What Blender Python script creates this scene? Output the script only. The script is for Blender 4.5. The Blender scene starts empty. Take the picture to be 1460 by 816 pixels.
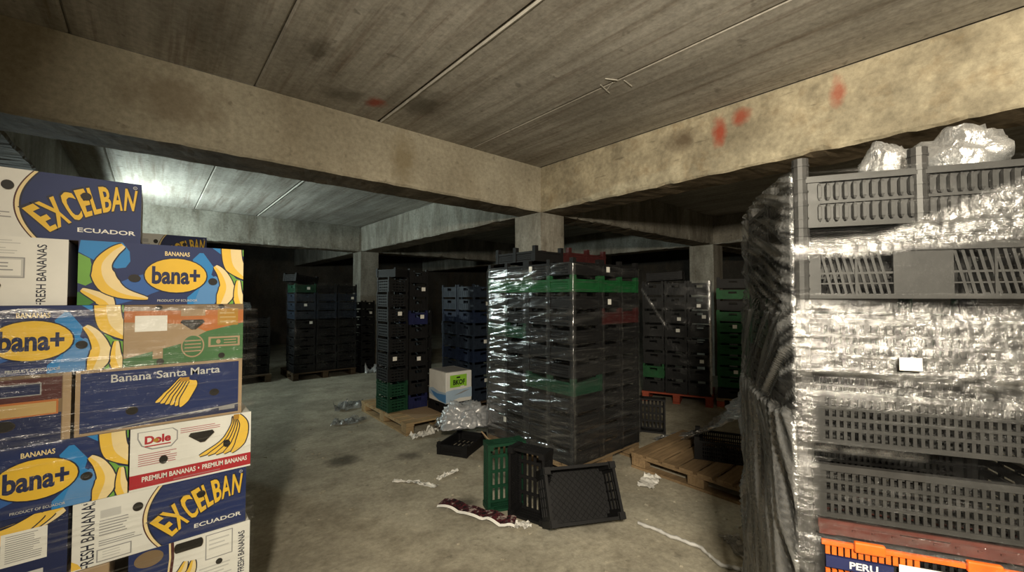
import bpy, bmesh, math, random
from mathutils import Vector, Matrix, noise
PI = math.pi
random.seed(7)
C = bpy.context.scene.collection

# ------------------------------------------------------------------ camera
CAM_H = 1.6
cd = bpy.data.cameras.new('camera'); cam = bpy.data.objects.new('camera', cd); C.objects.link(cam)
cd.sensor_width = 36.0; cd.lens = 596.0/1460*36; cd.clip_start = 0.05; cd.clip_end = 100
cam.location = (0, 0, CAM_H); cam.rotation_euler = (math.radians(91.54), 0, math.radians(-40.8))
bpy.context.scene.camera = cam
vs = bpy.context.scene.view_settings
bpy.context.scene.display_settings.display_device = 'sRGB'
vs.view_transform = 'Standard'; vs.look = 'None'; vs.gamma = 1; vs.use_curve_mapping = False
vs.exposure = 0.0

# ------------------------------------------------------------------ light
w = bpy.data.worlds.new('basement_dark'); bpy.context.scene.world = w; w.use_nodes = True
w.node_tree.nodes['Background'].inputs[0].default_value = (0.8, 0.9, 1, 1)
w.node_tree.nodes['Background'].inputs[1].default_value = 0.0

def lamp(name, loc, aim, watts, col, sx, sy, spread=PI):
    d = bpy.data.lights.new(name, 'AREA'); d.shape = 'RECTANGLE'; d.size = sx; d.size_y = sy
    d.energy = watts; d.color = col; d.spread = spread
    o = bpy.data.objects.new(name, d); C.objects.link(o); o.location = loc
    o.rotation_euler = (Vector(aim)-Vector(loc)).to_track_quat('-Z', 'Y').to_euler()
    return o
# warm lamp hanging behind and to the left of the photographer, facing the right-hand beam
lamp('warm_lamp', (-0.6, -0.8, 2.4), (0.37, -0.77, 2.15), 285, (1.0, 0.885, 0.69), 0.4, 0.22)
# cold lamp bar standing in the next bay, behind the carton stack
lamp('cold_lamp', (-1.08, 8.5, 2.28), (0.9, 7.9, 3.7), 185, (0.84, 1.0, 0.95), 0.5, 0.16)

# ------------------------------------------------------------------ materials
def mat(name):
    m = bpy.data.materials.new(name); m.use_nodes = True
    nt = m.node_tree; nt.nodes.clear()
    out = nt.nodes.new('ShaderNodeOutputMaterial')
    return m, nt, out
def N(nt, t, **kw):
    n = nt.nodes.new(t)
    for k, v in kw.items(): setattr(n, k, v)
    return n
def ramp(nt, fac, stops):
    r = N(nt, 'ShaderNodeValToRGB'); e = r.color_ramp.elements
    while len(e) < len(stops): e.new(0.5)
    for q, (p, c) in zip(e, stops):
        q.position = p; q.color = (c, c, c, 1) if not hasattr(c, '__len__') else (*c, 1)
    nt.links.new(fac, r.inputs[0]); return r.outputs[0]
def mixc(nt, fac, a, b, mode='MIX'):
    n = N(nt, 'ShaderNodeMix', data_type='RGBA', blend_type=mode)
    for s, v in ((n.inputs[0], fac), (n.inputs[6], a), (n.inputs[7], b)):
        if hasattr(v, 'is_linked'): nt.links.new(v, s)
        elif hasattr(v, '__len__'): s.default_value = (*v[:3], 1)
        else: s.default_value = v
    return n.outputs[2]
def noise_tex(nt, scale, vec=(1, 1, 1), detail=6, rough=.6, coord='pos', off=(0, 0, 0)):
    if coord == 'pos': src = N(nt, 'ShaderNodeNewGeometry').outputs['Position']
    else: src = N(nt, 'ShaderNodeTexCoord').outputs[coord]
    mp = N(nt, 'ShaderNodeMapping'); mp.inputs['Scale'].default_value = vec; mp.inputs['Location'].default_value = off
    nt.links.new(src, mp.inputs[0])
    t = N(nt, 'ShaderNodeTexNoise'); t.inputs['Scale'].default_value = scale
    t.inputs['Detail'].default_value = detail; t.inputs['Roughness'].default_value = rough
    nt.links.new(mp.outputs[0], t.inputs['Vector']); return t.outputs[0]
def principled(nt, out, col, rough=.8, spec=.3, bump=None, bstr=.3, bdist=.01, metal=0):
    p = N(nt, 'ShaderNodeBsdfPrincipled')
    if hasattr(col, 'is_linked'): nt.links.new(col, p.inputs['Base Color'])
    else: p.inputs['Base Color'].default_value = (*col, 1)
    if hasattr(rough, 'is_linked'): nt.links.new(rough, p.inputs['Roughness'])
    else: p.inputs['Roughness'].default_value = rough
    p.inputs['Specular IOR Level'].default_value = spec; p.inputs['Metallic'].default_value = metal
    if bump is not None:
        b = N(nt, 'ShaderNodeBump'); b.inputs['Strength'].default_value = bstr; b.inputs['Distance'].default_value = bdist
        nt.links.new(bump, b.inputs['Height']); nt.links.new(b.outputs[0], p.inputs['Normal'])
    nt.links.new(p.outputs[0], out.inputs[0]); return p
def simple(name, col, rough=.6, spec=.4, var=.15, scale=8):
    m, nt, out = mat(name)
    n = noise_tex(nt, scale, coord='Object')
    c2 = tuple(max(0, c*(1-var*1.6)) for c in col); c3 = tuple(min(1, c*(1+var)) for c in col)
    principled(nt, out, ramp(nt, n, [(.3, c2), (.7, c3)]), rough, spec, n, .08, .004)
    return m
def spot(nt, col, centre, rad, sc, dark, amount=.8):
    """an old stain with a ragged rim, round a world position"""
    g = N(nt, 'ShaderNodeNewGeometry').outputs['Position']
    sub = N(nt, 'ShaderNodeVectorMath', operation='SUBTRACT'); nt.links.new(g, sub.inputs[0]); sub.inputs[1].default_value = centre
    mul = N(nt, 'ShaderNodeVectorMath', operation='MULTIPLY'); nt.links.new(sub.outputs[0], mul.inputs[0]); mul.inputs[1].default_value = sc
    ln = N(nt, 'ShaderNodeVectorMath', operation='LENGTH'); nt.links.new(mul.outputs[0], ln.inputs[0])
    nz = noise_tex(nt, 9, detail=5)
    ad = N(nt, 'ShaderNodeMath', operation='MULTIPLY_ADD'); nt.links.new(nz, ad.inputs[0]); ad.inputs[1].default_value = rad*1.6
    nt.links.new(ln.outputs['Value'], ad.inputs[2])
    f = ramp(nt, ad.outputs[0], [(min(.99, rad*1.2), amount), (min(1, rad*2.1), 0.0)])
    return mixc(nt, f, col, dark)
def concrete(name, light, dark, streak=(1, 1, 1), sscale=2.0, brown=(.16, .10, .055), bamt=.5, bstr=.5, spots=(), bvec=None):
    m, nt, out = mat(name)
    big = noise_tex(nt, .9, detail=4); st = noise_tex(nt, sscale, streak, 7, .65); fine = noise_tex(nt, 26, detail=8, rough=.7)
    st2 = noise_tex(nt, sscale*2.3, streak, 5, .6, off=(3.1, 7.7, 1.3))
    c = mixc(nt, ramp(nt, st, [(.36, 0), (.62, 1)]), dark, light)
    c = mixc(nt, ramp(nt, st2, [(.52, 0), (.72, bamt)]), c, brown)
    c = mixc(nt, ramp(nt, big, [(.35, .45), (.6, 0)]), c, tuple(v*.55 for v in dark))
    c = mixc(nt, .58, c, ramp(nt, fine, [(.3, .35), (.7, 1.0)]), 'MULTIPLY')
    pit = noise_tex(nt, 11, bvec or (1, 1, 1), 3, .5, off=(9, 2, 4))
    c = mixc(nt, ramp(nt, pit, [(.66, 0), (.73, .55)]), c, tuple(v*.4 for v in dark))
    for s in spots: c = spot(nt, c, *s)
    h = mixc(nt, .5, fine, pit)
    principled(nt, out, c, .88, .2, h, bstr, .012)
    return m

RED = (.35, .05, .025)
M = {}
M['slab'] = concrete('slab_concrete', (.62, .59, .535), (.38, .35, .30), (5.5, .28, 1), 1.3, (.17, .10, .06), .55, .25,
    spots=[((1.42, 3.42, 3.26), .10, (1.3, 1, 1), RED, .8), ((1.75, 3.2, 3.26), .15, (1, .6, 1), (.09, .08, .06), .7), ((.82, 2.95, 3.26), .12, (1.6, .7, 1), (.08, .07, .05), .7),
           ((1.18, 3.45, 3.26), .14, (.8, 1, 1), (.1, .09, .07), .6)])
M['beam_plaster'] = concrete('beam_plaster', (.64, .59, .47), (.47, .42, .32), (1, 1, .5), .8, (.2, .14, .07), .4, .15,
    spots=[((1.85, 3.77, 2.95), .2, (1.6, 1, .8), (.2, .15, .07), .5), ((.1, 3.77, 3.0), .2, (.7, 1, 1), (.17, .12, .07), .5)])
M['beam_raw'] = concrete('beam_raw', (.60, .53, .38), (.32, .28, .20), (1, 1, 1), 3.2, (.26, .17, .08), .45, .6,
    spots=[((3.74, 1.55, 3.05), .10, (1, 1.6, .8), RED, .85), ((3.74, 1.38, 3.12), .07, (1, 1, 1), RED, .7), ((3.74, .72, 3.08), .09, (1, 2, .8), RED, .7),
           ((3.74, 1.9, 3.07), .12, (1, .9, 1.2), (.12, .09, .06), .85)], bvec=(1, .4, 2.5))
M['soffit_shaded'] = concrete('soffit_concrete_shaded', (.26, .205, .14), (.13, .10, .065), (1, 1, 1), 3.0, (.10, .065, .04), .5, .6)  # brown undersides, painted darker to stand in for their shade
M['beam_grey'] = concrete('beam_grey', (.46, .44, .38), (.24, .22, .18), (1.5, 1.5, .4), 2.2, (.12, .08, .05), .45, .4)
M['floor'] = concrete('floor_concrete', (.60, .56, .45), (.39, .36, .285), (1, 1, 1), 2.6, (.2, .175, .12), .35, .7,
    spots=[((1.88, 2.73, 0), .10, (1, 1, 1), (.06, .055, .045), .8), ((1.45, 4.2, 0), .16, (1, 1, 1), (.06, .055, .045), .8), ((2.0, 3.9, 0), .12, (1, 1, 1), (.08, .07, .06), .7)])
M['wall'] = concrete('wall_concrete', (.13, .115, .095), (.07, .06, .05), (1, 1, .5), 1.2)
M['mortar'] = simple('mortar', (.5, .48, .43), .9, .2)
M['void'] = simple('joint_void', (.02, .018, .015), .9, .1)
def wood(name, a, b, axis=(1, 14, 14)):
    m, nt, out = mat(name)
    n = noise_tex(nt, 3.0, axis, 6, .6, 'Object'); g = noise_tex(nt, 1.3, detail=3)
    c = mixc(nt, ramp(nt, n, [(.3, 0), (.7, 1)]), b, a)
    c = mixc(nt, ramp(nt, g, [(.45, .55), (.6, 0)]), c, tuple(v*.45 for v in b))
    principled(nt, out, c, .8, .2, n, .3, .004); return m
M['wood'] = wood('pallet_wood', (.36, .25, .14), (.20, .135, .075))
M['wood_pale'] = wood('pallet_wood_pale', (.52, .38, .21), (.33, .235, .13))
M['wood_red'] = wood('pallet_paint_red', (.50, .10, .055), (.30, .07, .04))
M['wood_dark'] = wood('pallet_wood_dark', (.16, .11, .07), (.08, .055, .035))
for k, c, r in (('black', (.007, .007, .008), .62), ('grey', (.024, .0235, .023), .5), ('charcoal', (.008, .0078, .0085), .62), ('green', (.006, .075, .02), .6),
                ('dgreen', (.006, .045, .022), .6), ('blue', (.010, .018, .045), .6), ('slate', (.018, .026, .042), .5), ('orange', (.60, .11, .012), .5),
                ('red', (.13, .01, .012), .5), ('maroon', (.05, .012, .012), .5), ('darkblue', (.012, .016, .07), .6), ('brick', (.09, .022, .016), .6), ('rubber', (.02, .02, .02), .8)):
    M['p_'+k] = simple('plastic_'+k, c, r, .28, .2, 14)
for k, c in (('white', (.78, .775, .74)), ('paper', (.80, .79, .75)), ('kraft', (.38, .27, .165)), ('kraft_dark', (.20, .135, .075)), ('navy', (.012, .026, .115)), ('deepnavy', (.010, .018, .075)),
             ('ink', (.012, .014, .035)), ('grey', (.30, .30, .31)), ('lgrey', (.55, .55, .54)), ('yellow', (.80, .50, .04)), ('banana', (.84, .54, .07)), ('cream', (.85, .68, .36)), ('sky', (.02, .22, .56)),
             ('midblue', (.03, .12, .40)), ('paleblue', (.09, .26, .56)), ('leaf', (.16, .38, .06)), ('leafdark', (.05, .20, .03)), ('maroon', (.08, .02, .02)), ('crimson', (.42, .02, .03)), ('hole', (.012, .010, .008)),
             ('orange', (.46, .15, .04)), ('cgreen', (.06, .16, .06)), ('amber', (.42, .22, .03)), ('tan', (.50, .34, .14)), ('lime', (.30, .62, .05)), ('icy', (.42, .55, .70)), ('blackp', (.01, .01, .01)), ('pink', (.45, .16, .18)), ('rust', (.30, .07, .03))):
    M['c_'+k] = simple('print_'+k, c, .55, .35, .06, 5)
def film_mat(name, amin=.10, streak=.5, tint=(.85, .87, .88), vec=(1.2, 55, 1), rough=.16, bump=.6, crumple=30, gl=.62, lo=.54, gc=.86):
    m, nt, out = mat(name)
    uv = noise_tex(nt, 1.0, vec, 5, .62, 'UV'); uv2 = noise_tex(nt, 1.0, (vec[0]*2.1, vec[1]*.33, 1), 4, .6, 'UV', off=(4, 9, 0))
    cr = noise_tex(nt, crumple, (1, 1, 1), 4, .6, 'UV')
    at = N(nt, 'ShaderNodeAttribute', attribute_name='film_layers_glints')
    s1 = ramp(nt, uv, [(lo, 0), (lo+.16, streak)]); s2 = ramp(nt, uv2, [(lo, 0), (lo+.2, streak*.5)])
    a = N(nt, 'ShaderNodeMath', operation='ADD'); nt.links.new(s1, a.inputs[0]); nt.links.new(s2, a.inputs[1])
    b = N(nt, 'ShaderNodeMath', operation='ADD'); nt.links.new(a.outputs[0], b.inputs[0]); nt.links.new(at.outputs['Fac'], b.inputs[1])
    c = N(nt, 'ShaderNodeMath', operation='ADD', use_clamp=True); nt.links.new(b.outputs[0], c.inputs[0]); c.inputs[1].default_value = amin
    d = N(nt, 'ShaderNodeMath', operation='MINIMUM'); nt.links.new(c.outputs[0], d.inputs[0]); d.inputs[1].default_value = .93
    tr = N(nt, 'ShaderNodeBsdfTransparent'); tr.inputs[0].default_value = (.97, .98, .98, 1)
    p = N(nt, 'ShaderNodeBsdfGlossy'); p.inputs['Roughness'].default_value = rough; p.inputs['Color'].default_value = (gc, gc, gc*1.01, 1)
    df = N(nt, 'ShaderNodeBsdfDiffuse'); df.inputs['Color'].default_value = (*tint, 1)
    tl = N(nt, 'ShaderNodeBsdfTranslucent'); tl.inputs['Color'].default_value = (*tint, 1)
    h = mixc(nt, .5, uv, cr)
    bp = N(nt, 'ShaderNodeBump'); bp.inputs['Strength'].default_value = bump; bp.inputs['Distance'].default_value = .012
    nt.links.new(h, bp.inputs['Height'])
    for q in (p, df): nt.links.new(bp.outputs[0], q.inputs['Normal'])
    m1 = N(nt, 'ShaderNodeMixShader'); m1.inputs[0].default_value = .5; nt.links.new(df.outputs[0], m1.inputs[1]); nt.links.new(tl.outputs[0], m1.inputs[2])
    m2 = N(nt, 'ShaderNodeMixShader'); m2.inputs[0].default_value = gl; nt.links.new(m1.outputs[0], m2.inputs[1]); nt.links.new(p.outputs[0], m2.inputs[2])
    m3 = N(nt, 'ShaderNodeMixShader'); nt.links.new(d.outputs[0], m3.inputs[0]); nt.links.new(tr.outputs[0], m3.inputs[1]); nt.links.new(m2.outputs[0], m3.inputs[2])
    nt.links.new(m3.outputs[0], out.inputs[0]); return m
M['film'] = film_mat('stretch_film', .015, .34, rough=.13, bump=.4, gl=.75, lo=.58)
M['film_near'] = film_mat('stretch_film_heavy', .01, .15, tint=(.36, .37, .38), gl=.55, gc=.42, lo=.58, vec=(1.5, 42, 1), rough=.16, bump=.8, crumple=95)
M['film_far'] = film_mat('stretch_film_far', .01, .10, lo=.6)
M['film_box'] = film_mat('stretch_film_thin', .012, .18, vec=(1.0, 60, 1), rough=.14, bump=.55, crumple=45)
M['film_loose'] = film_mat('loose_film', .5, .5, tint=(.6, .61, .62), gc=.75, vec=(14, 2.5, 1), rough=.24, bump=.7, crumple=25)
M['bag'] = film_mat('loose_film_white', .78, .2, tint=(.72, .74, .78), vec=(4, 4, 1), rough=.32, bump=.3, crumple=9, gl=.25)
def emit(name, col, s):
    m, nt, out = mat(name); e = N(nt, 'ShaderNodeEmission'); e.inputs[0].default_value = (*col, 1); e.inputs[1].default_value = s
    nt.links.new(e.outputs[0], out.inputs[0]); return m
M['lamp_glass'] = emit('lamp_glass', (.85, 1, .96), 12)

# ------------------------------------------------------------------ mesh helpers
class MB:
    def __init__(s): s.v = []; s.f = []; s.m = []; s.mats = []
    def mi(s, m):
        if m not in s.mats: s.mats.append(m)
        return s.mats.index(m)
    def add(s, vs, fs, m=None):
        o = len(s.v); s.v += [tuple(v) for v in vs]; k = s.mi(m) if m else 0
        for f in fs: s.f.append(tuple(i+o for i in f)); s.m.append(k)
    def box(s, x0, x1, y0, y1, z0, z1, m=None, R=None):
        vs = [Vector((x, y, z)) for z in (z0, z1) for x, y in ((x0, y0), (x1, y0), (x1, y1), (x0, y1))]
        if R: vs = [R @ v for v in vs]
        s.add(vs, [(3, 2, 1, 0), (4, 5, 6, 7), (0, 1, 5, 4), (1, 2, 6, 5), (2, 3, 7, 6), (3, 0, 4, 7)], m)
    def bar(s, a, b, wd, m=None, up=(0, 0, 1), hd=None):
        a = Vector(a); b = Vector(b); d = (b-a).normalized(); u = Vector(up)
        if abs(d.dot(u)) > .95: u = Vector((1, 0, 0))
        sd = d.cross(u).normalized()*wd/2; u2 = sd.cross(d).normalized()*(hd or wd)/2
        vs = [p+q for p in (a, b) for q in (-sd-u2, sd-u2, sd+u2, -sd+u2)]
        s.add(vs, [(3, 2, 1, 0), (4, 5, 6, 7), (0, 1, 5, 4), (1, 2, 6, 5), (2, 3, 7, 6), (3, 0, 4, 7)], m)
    def cyl(s, c, r, h, n=10, m=None, r2=None):
        r2 = r if r2 is None else r2
        vs = [(c[0]+r*math.cos(2*PI*i/n), c[1]+r*math.sin(2*PI*i/n), c[2]) for i in range(n)] + [(c[0]+r2*math.cos(2*PI*i/n), c[1]+r2*math.sin(2*PI*i/n), c[2]+h) for i in range(n)]
        s.add(vs, [tuple(range(n-1, -1, -1)), tuple(range(n, 2*n))]+[(i, (i+1) % n, n+(i+1) % n, n+i) for i in range(n)], m)
    def mesh(s, name, m=None, smooth=False):
        me = bpy.data.meshes.new(name); me.from_pydata(s.v, [], s.f)
        for q in (s.mats or ([m] if m else [])): me.materials.append(q)
        if s.mats: me.polygons.foreach_set('material_index', s.m)
        if smooth: me.polygons.foreach_set('use_smooth', [True]*len(me.polygons))
        me.update(); return me
def link(name, me, parent=None, loc=(0, 0, 0), rotz=0):
    o = bpy.data.objects.new(name, me); C.objects.link(o); o.location = loc; o.rotation_euler = (0, 0, rotz)
    if parent: o.parent = parent
    return o
def thing(name, label, cat, loc=(0, 0, 0), rotz=0, group=None, me=None):
    o = link(name, me, None, loc, rotz); o['label'] = label; o['category'] = cat
    if group: o['group'] = group
    return o
def struct(name, me, parent=None):
    o = link(name, me, parent)
    if not parent: o['kind'] = 'structure'
    return o
def bevel_box(x0, x1, y0, y1, z0, z1, r, m, seg=2):
    bm = bmesh.new(); bmesh.ops.create_cube(bm, size=1)
    for v in bm.verts: v.co = Vector(((x0+x1)/2+v.co.x*(x1-x0), (y0+y1)/2+v.co.y*(y1-y0), (z0+z1)/2+v.co.z*(z1-z0)))
    bmesh.ops.bevel(bm, geom=bm.edges[:], offset=r, segments=seg, affect='EDGES', profile=.5)
    me = bpy.data.meshes.new('b'); bm.to_mesh(me); bm.free(); me.materials.append(m); return me
def copy_tree(o, parent=None):
    c = o.copy(); C.objects.link(c); c.parent = parent
    for ch in list(o.children): copy_tree(ch, c)
    return c
ORD = ['bottom', 'second from bottom', 'third from bottom', 'fourth from bottom', 'fifth from bottom', 'sixth from bottom', 'seventh from bottom', 'eighth from bottom', 'ninth from bottom', 'tenth from bottom', 'eleventh from bottom', 'twelfth from bottom', 'thirteenth from bottom']
def nz(x, y, z=0.): return noise.noise(Vector((x, y, z)))

# ------------------------------------------------------------------ structure
CEIL, SOF = 3.254, 2.685
GX = [-5.9, -1.2, 3.74, 8.70, 13.6]; GY = [-8.3, -2.25, 3.77, 9.80, 15.8]; BW = .44
mb = MB(); n = 70
fx = [-6.5+20.5*i/n for i in range(n+1)]; fy = [-7+23*i/n for i in range(n+1)]
mb.add([(x, y, 0) for y in fy for x in fx], [(j*(n+1)+i, j*(n+1)+i+1, (j+1)*(n+1)+i+1, (j+1)*(n+1)+i) for j in range(n) for i in range(n)])
struct('floor', mb.mesh('floor', M['floor']))
ceil = struct('ceiling', None)
mb = MB(); mb.box(-6.5, 14, -7, 16, CEIL+.05, CEIL+.2); link('roof_deck', mb.mesh('roof_deck', M['void']), ceil)
sx = [-5.9, -4.5, -3.3, -2.2, -1.2, -.42, .59, 1.602, 2.66, 3.74, 4.95, 6.2, 7.45, 8.7, 10, 11.3, 12.5, 13.8]
for j in range(len(GY)-1):
    for i in range(len(sx)-1):
        mb = MB(); dz = random.uniform(0, .008)
        g0 = .0015 if sx[i] in (2.66, -.42, .59) else .009; g1 = .0015 if sx[i+1] in (2.66, -.42, .59) else .009; x0, x1 = sx[i]+g0, sx[i+1]-g1; y0, y1 = GY[j], GY[j+1]
        e = .012
        prof = [(x0, CEIL+e+dz), (x0+e, CEIL+dz), (x1-e, CEIL+dz), (x1, CEIL+e+dz), (x1, CEIL+.06), (x0, CEIL+.06)]
        vs = [(x, y, z) for y in (y0, y1) for x, z in prof]
        mb.add(vs, [(5, 4, 3, 2, 1, 0), (6, 7, 8, 9, 10, 11)]+[(k, (k+1) % 6, 6+(k+1) % 6, 6+k) for k in range(6)])
        link('concrete_slab', mb.mesh('concrete_slab', M['slab']), ceil)
def mortar(x, y0, y1, wd, seed):
    mb = MB(); k = 60; vs = []
    for i in range(k+1):
        y = y0+(y1-y0)*i/k; a = wd*(.5+.5*nz(y*6, seed)); b = .006+.008*abs(nz(y*9, seed, 3))
        vs += [(x, y, CEIL+.02), (x+.004, y, CEIL-b), (x+.006+a, y, CEIL-b*.6), (x+.012+a, y, CEIL+.02)]
    mb.add(vs, [(4*i+q, 4*i+q+1, 4*i+q+5, 4*i+q+4) for i in range(k) for q in range(3)])
    link('mortar_ridge', mb.mesh('mortar_ridge', M['mortar']), ceil)
mortar(1.607, -2, 3.77, .016, 1.); mortar(1.607, 4.2, 9.8, .02, 9.)
# flakes left by the formwork on the slab
mb = MB()
for (x, y, l, a) in ((2.62, 1.98, .16, .2), (2.66, 1.9, .13, 1.0), (2.7, 1.82, .12, .1), (2.57, 1.9, .1, -.5)):
    mb.bar((x, y, CEIL-.001), (x+l*math.cos(a), y+l*math.sin(a), CEIL-.002), .006)
link('mortar_flake', mb.mesh('mortar_flake', M['mortar']), ceil)
def beam(axis, at, a0, a1, m, rough=.012, name='ceiling_beam', seed=0., wd=BW, z0=SOF):
    """a downstand beam with chipped lower arrises; axis 'x' runs along X at Y=at"""
    mb = MB(); ln = a1-a0; k = max(8, int(ln/.045)); prof = [(0, CEIL), (0, z0+.3), (0, z0+.14), (0, z0+.05), (0, z0+.018), (.016, z0), (wd*.35, z0), (wd*.65, z0), (wd-.016, z0), (wd, z0+.018), (wd, z0+.06), (wd, CEIL)]
    vs = []
    for i in range(k+1):
        t = a0+ln*i/k
        for q, (o, z) in enumerate(prof):
            lo = 1 if 3 <= q <= 9 else .25 if 1 <= q <= 10 else 0
            do = rough*lo*nz(t*5+seed, q*1.7, seed)*1.2; dz = rough*lo*(nz(t*7+seed, q*2.3, 4)+.6*nz(t*19, q*1.1, seed))
            if q in (4, 5): e = max(0, min(1, (nz(t*4.1, seed, 8)-.22)*6)); do += rough*1.6*e; dz += rough*1.4*e
            p = (t, at+o+do, z+dz) if axis == 'x' else (at+o+do, t, z+dz)
            vs.append(p)
    P = len(prof); fs = []
    for i in range(k):
        for q in range(P-1):
            f = (i*P+q, i*P+q+1, (i+1)*P+q+1, (i+1)*P+q)
            fs.append(f if axis == 'x' else f[::-1])
    fs += [tuple(range(P)) if axis == 'y' else tuple(range(P-1, -1, -1)), tuple(k*P+q for q in (range(P-1, -1, -1) if axis == 'y' else range(P)))]
    mb.add(vs, fs[:-2]); mb.add(vs[:P]+vs[-P:], [fs[-2], tuple(q-k*P+P for q in fs[-1])])
    me = mb.mesh(name, m); me.materials.append(M['soffit_shaded'])
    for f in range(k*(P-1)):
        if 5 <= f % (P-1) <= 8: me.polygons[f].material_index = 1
    o = struct(name, me); return o
bx = []
for j, y in enumerate(GY[1:4]):
    for i in range(4):
        a0, a1 = GX[i]+(BW if i else -.6), GX[i+1]
        m = M['beam_plaster'] if (j == 1 and i == 1) else M['beam_grey']
        beam('x', y, a0, a1, m, .006 if j == 1 and i == 1 else .012, seed=j*3.1+i)
for i, x in enumerate(GX[0:4]):
    for j in range(5):
        a0 = GY[j-1] if j else -8.8; a1 = GY[j]
        if a1 <= -7: continue
        a0 = max(a0, -7)
        m = M['beam_raw'] if (i == 2 and j == 2) else M['beam_grey']
        beam('y', x, a0+(0 if j else 0), a1+(BW if j < 4 else 0) if False else a1+BW if j < 4 else 16, m, .009 if m is M['beam_raw'] else .008, seed=i*5.3+j*2.2) if j == 0 else \
        beam('y', x, a0+BW, a1+BW if j < 4 else 16, m, .009 if m is M['beam_raw'] else .008, seed=i*5.3+j*2.2)
def column(x, y):
    mb = MB(); k = 24; vs = []; wx, wy = .43, .5
    for i in range(k+1):
        z = SOF*i/k+.0
        for q, (a, b) in enumerate(((0, 0), (wx/2, 0), (wx, 0), (wx, wy/2), (wx, wy), (wx/2, wy), (0, wy), (0, wy/2))):
            vs.append((x+a+.006*nz(z*3, q, x), y+b+.006*nz(z*3, q+9, y), z))
    mb.add(vs, [(i*8+q, i*8+(q+1) % 8, (i+1)*8+(q+1) % 8, (i+1)*8+q) for i in range(k) for q in range(8)]+[tuple(range(7, -1, -1)), tuple(k*8+q for q in range(8))])
    struct('concrete_column', mb.mesh('concrete_column', M['beam_grey']))
for x in GX[1:4]:
    for y in GY[1:4]: column(x, y)
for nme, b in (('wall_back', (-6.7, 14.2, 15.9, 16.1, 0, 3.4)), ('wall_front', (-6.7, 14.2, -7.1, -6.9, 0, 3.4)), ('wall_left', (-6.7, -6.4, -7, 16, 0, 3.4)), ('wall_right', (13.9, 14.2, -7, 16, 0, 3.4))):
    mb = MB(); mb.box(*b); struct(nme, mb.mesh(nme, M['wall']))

# ------------------------------------------------------------------ pallets
def pallet(lx, ly, loc, rotz, label, m, group=None, h=.144, name='wooden_pallet', nb=None, blockm=None):
    """boards run along local X, the three skids along local Y"""
    t = thing(name, label, 'pallet', loc, rotz, group); k = nb or max(5, int(ly/.17)); bw = ly/k*.8
    bd = h*.15; bm_ = blockm or m
    me = MB(); me.box(0, lx, 0, bw, h-bd, h); me = me.mesh('deck_board', m)
    for i in range(k):
        o = link('deck_board', me, t, (0, i*(ly-bw)/(k-1), random.uniform(-.001, 0))); o.rotation_euler.z = random.uniform(-.006, .006)
    sk = MB(); sk.box(0, .1, 0, ly, h-2*bd, h-bd-.001); sk = sk.mesh('stringer', m)
    sb = MB(); sb.box(0, .1, 0, ly, 0.001, bd); sb = sb.mesh('bottom_board', m)
    bl = bevel_box(0, .1, 0, .14, bd+.001, h-2*bd-.001, .006, bm_, 1)
    for x in (.004, lx/2-.05, lx-.104):
        link('stringer', sk, t, (x, 0, 0)); link('bottom_board', sb, t, (x, 0, 0))
        for y in (0, ly/2-.07, ly-.14): link('block', bl, t, (x, y, 0))
    return t

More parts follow.
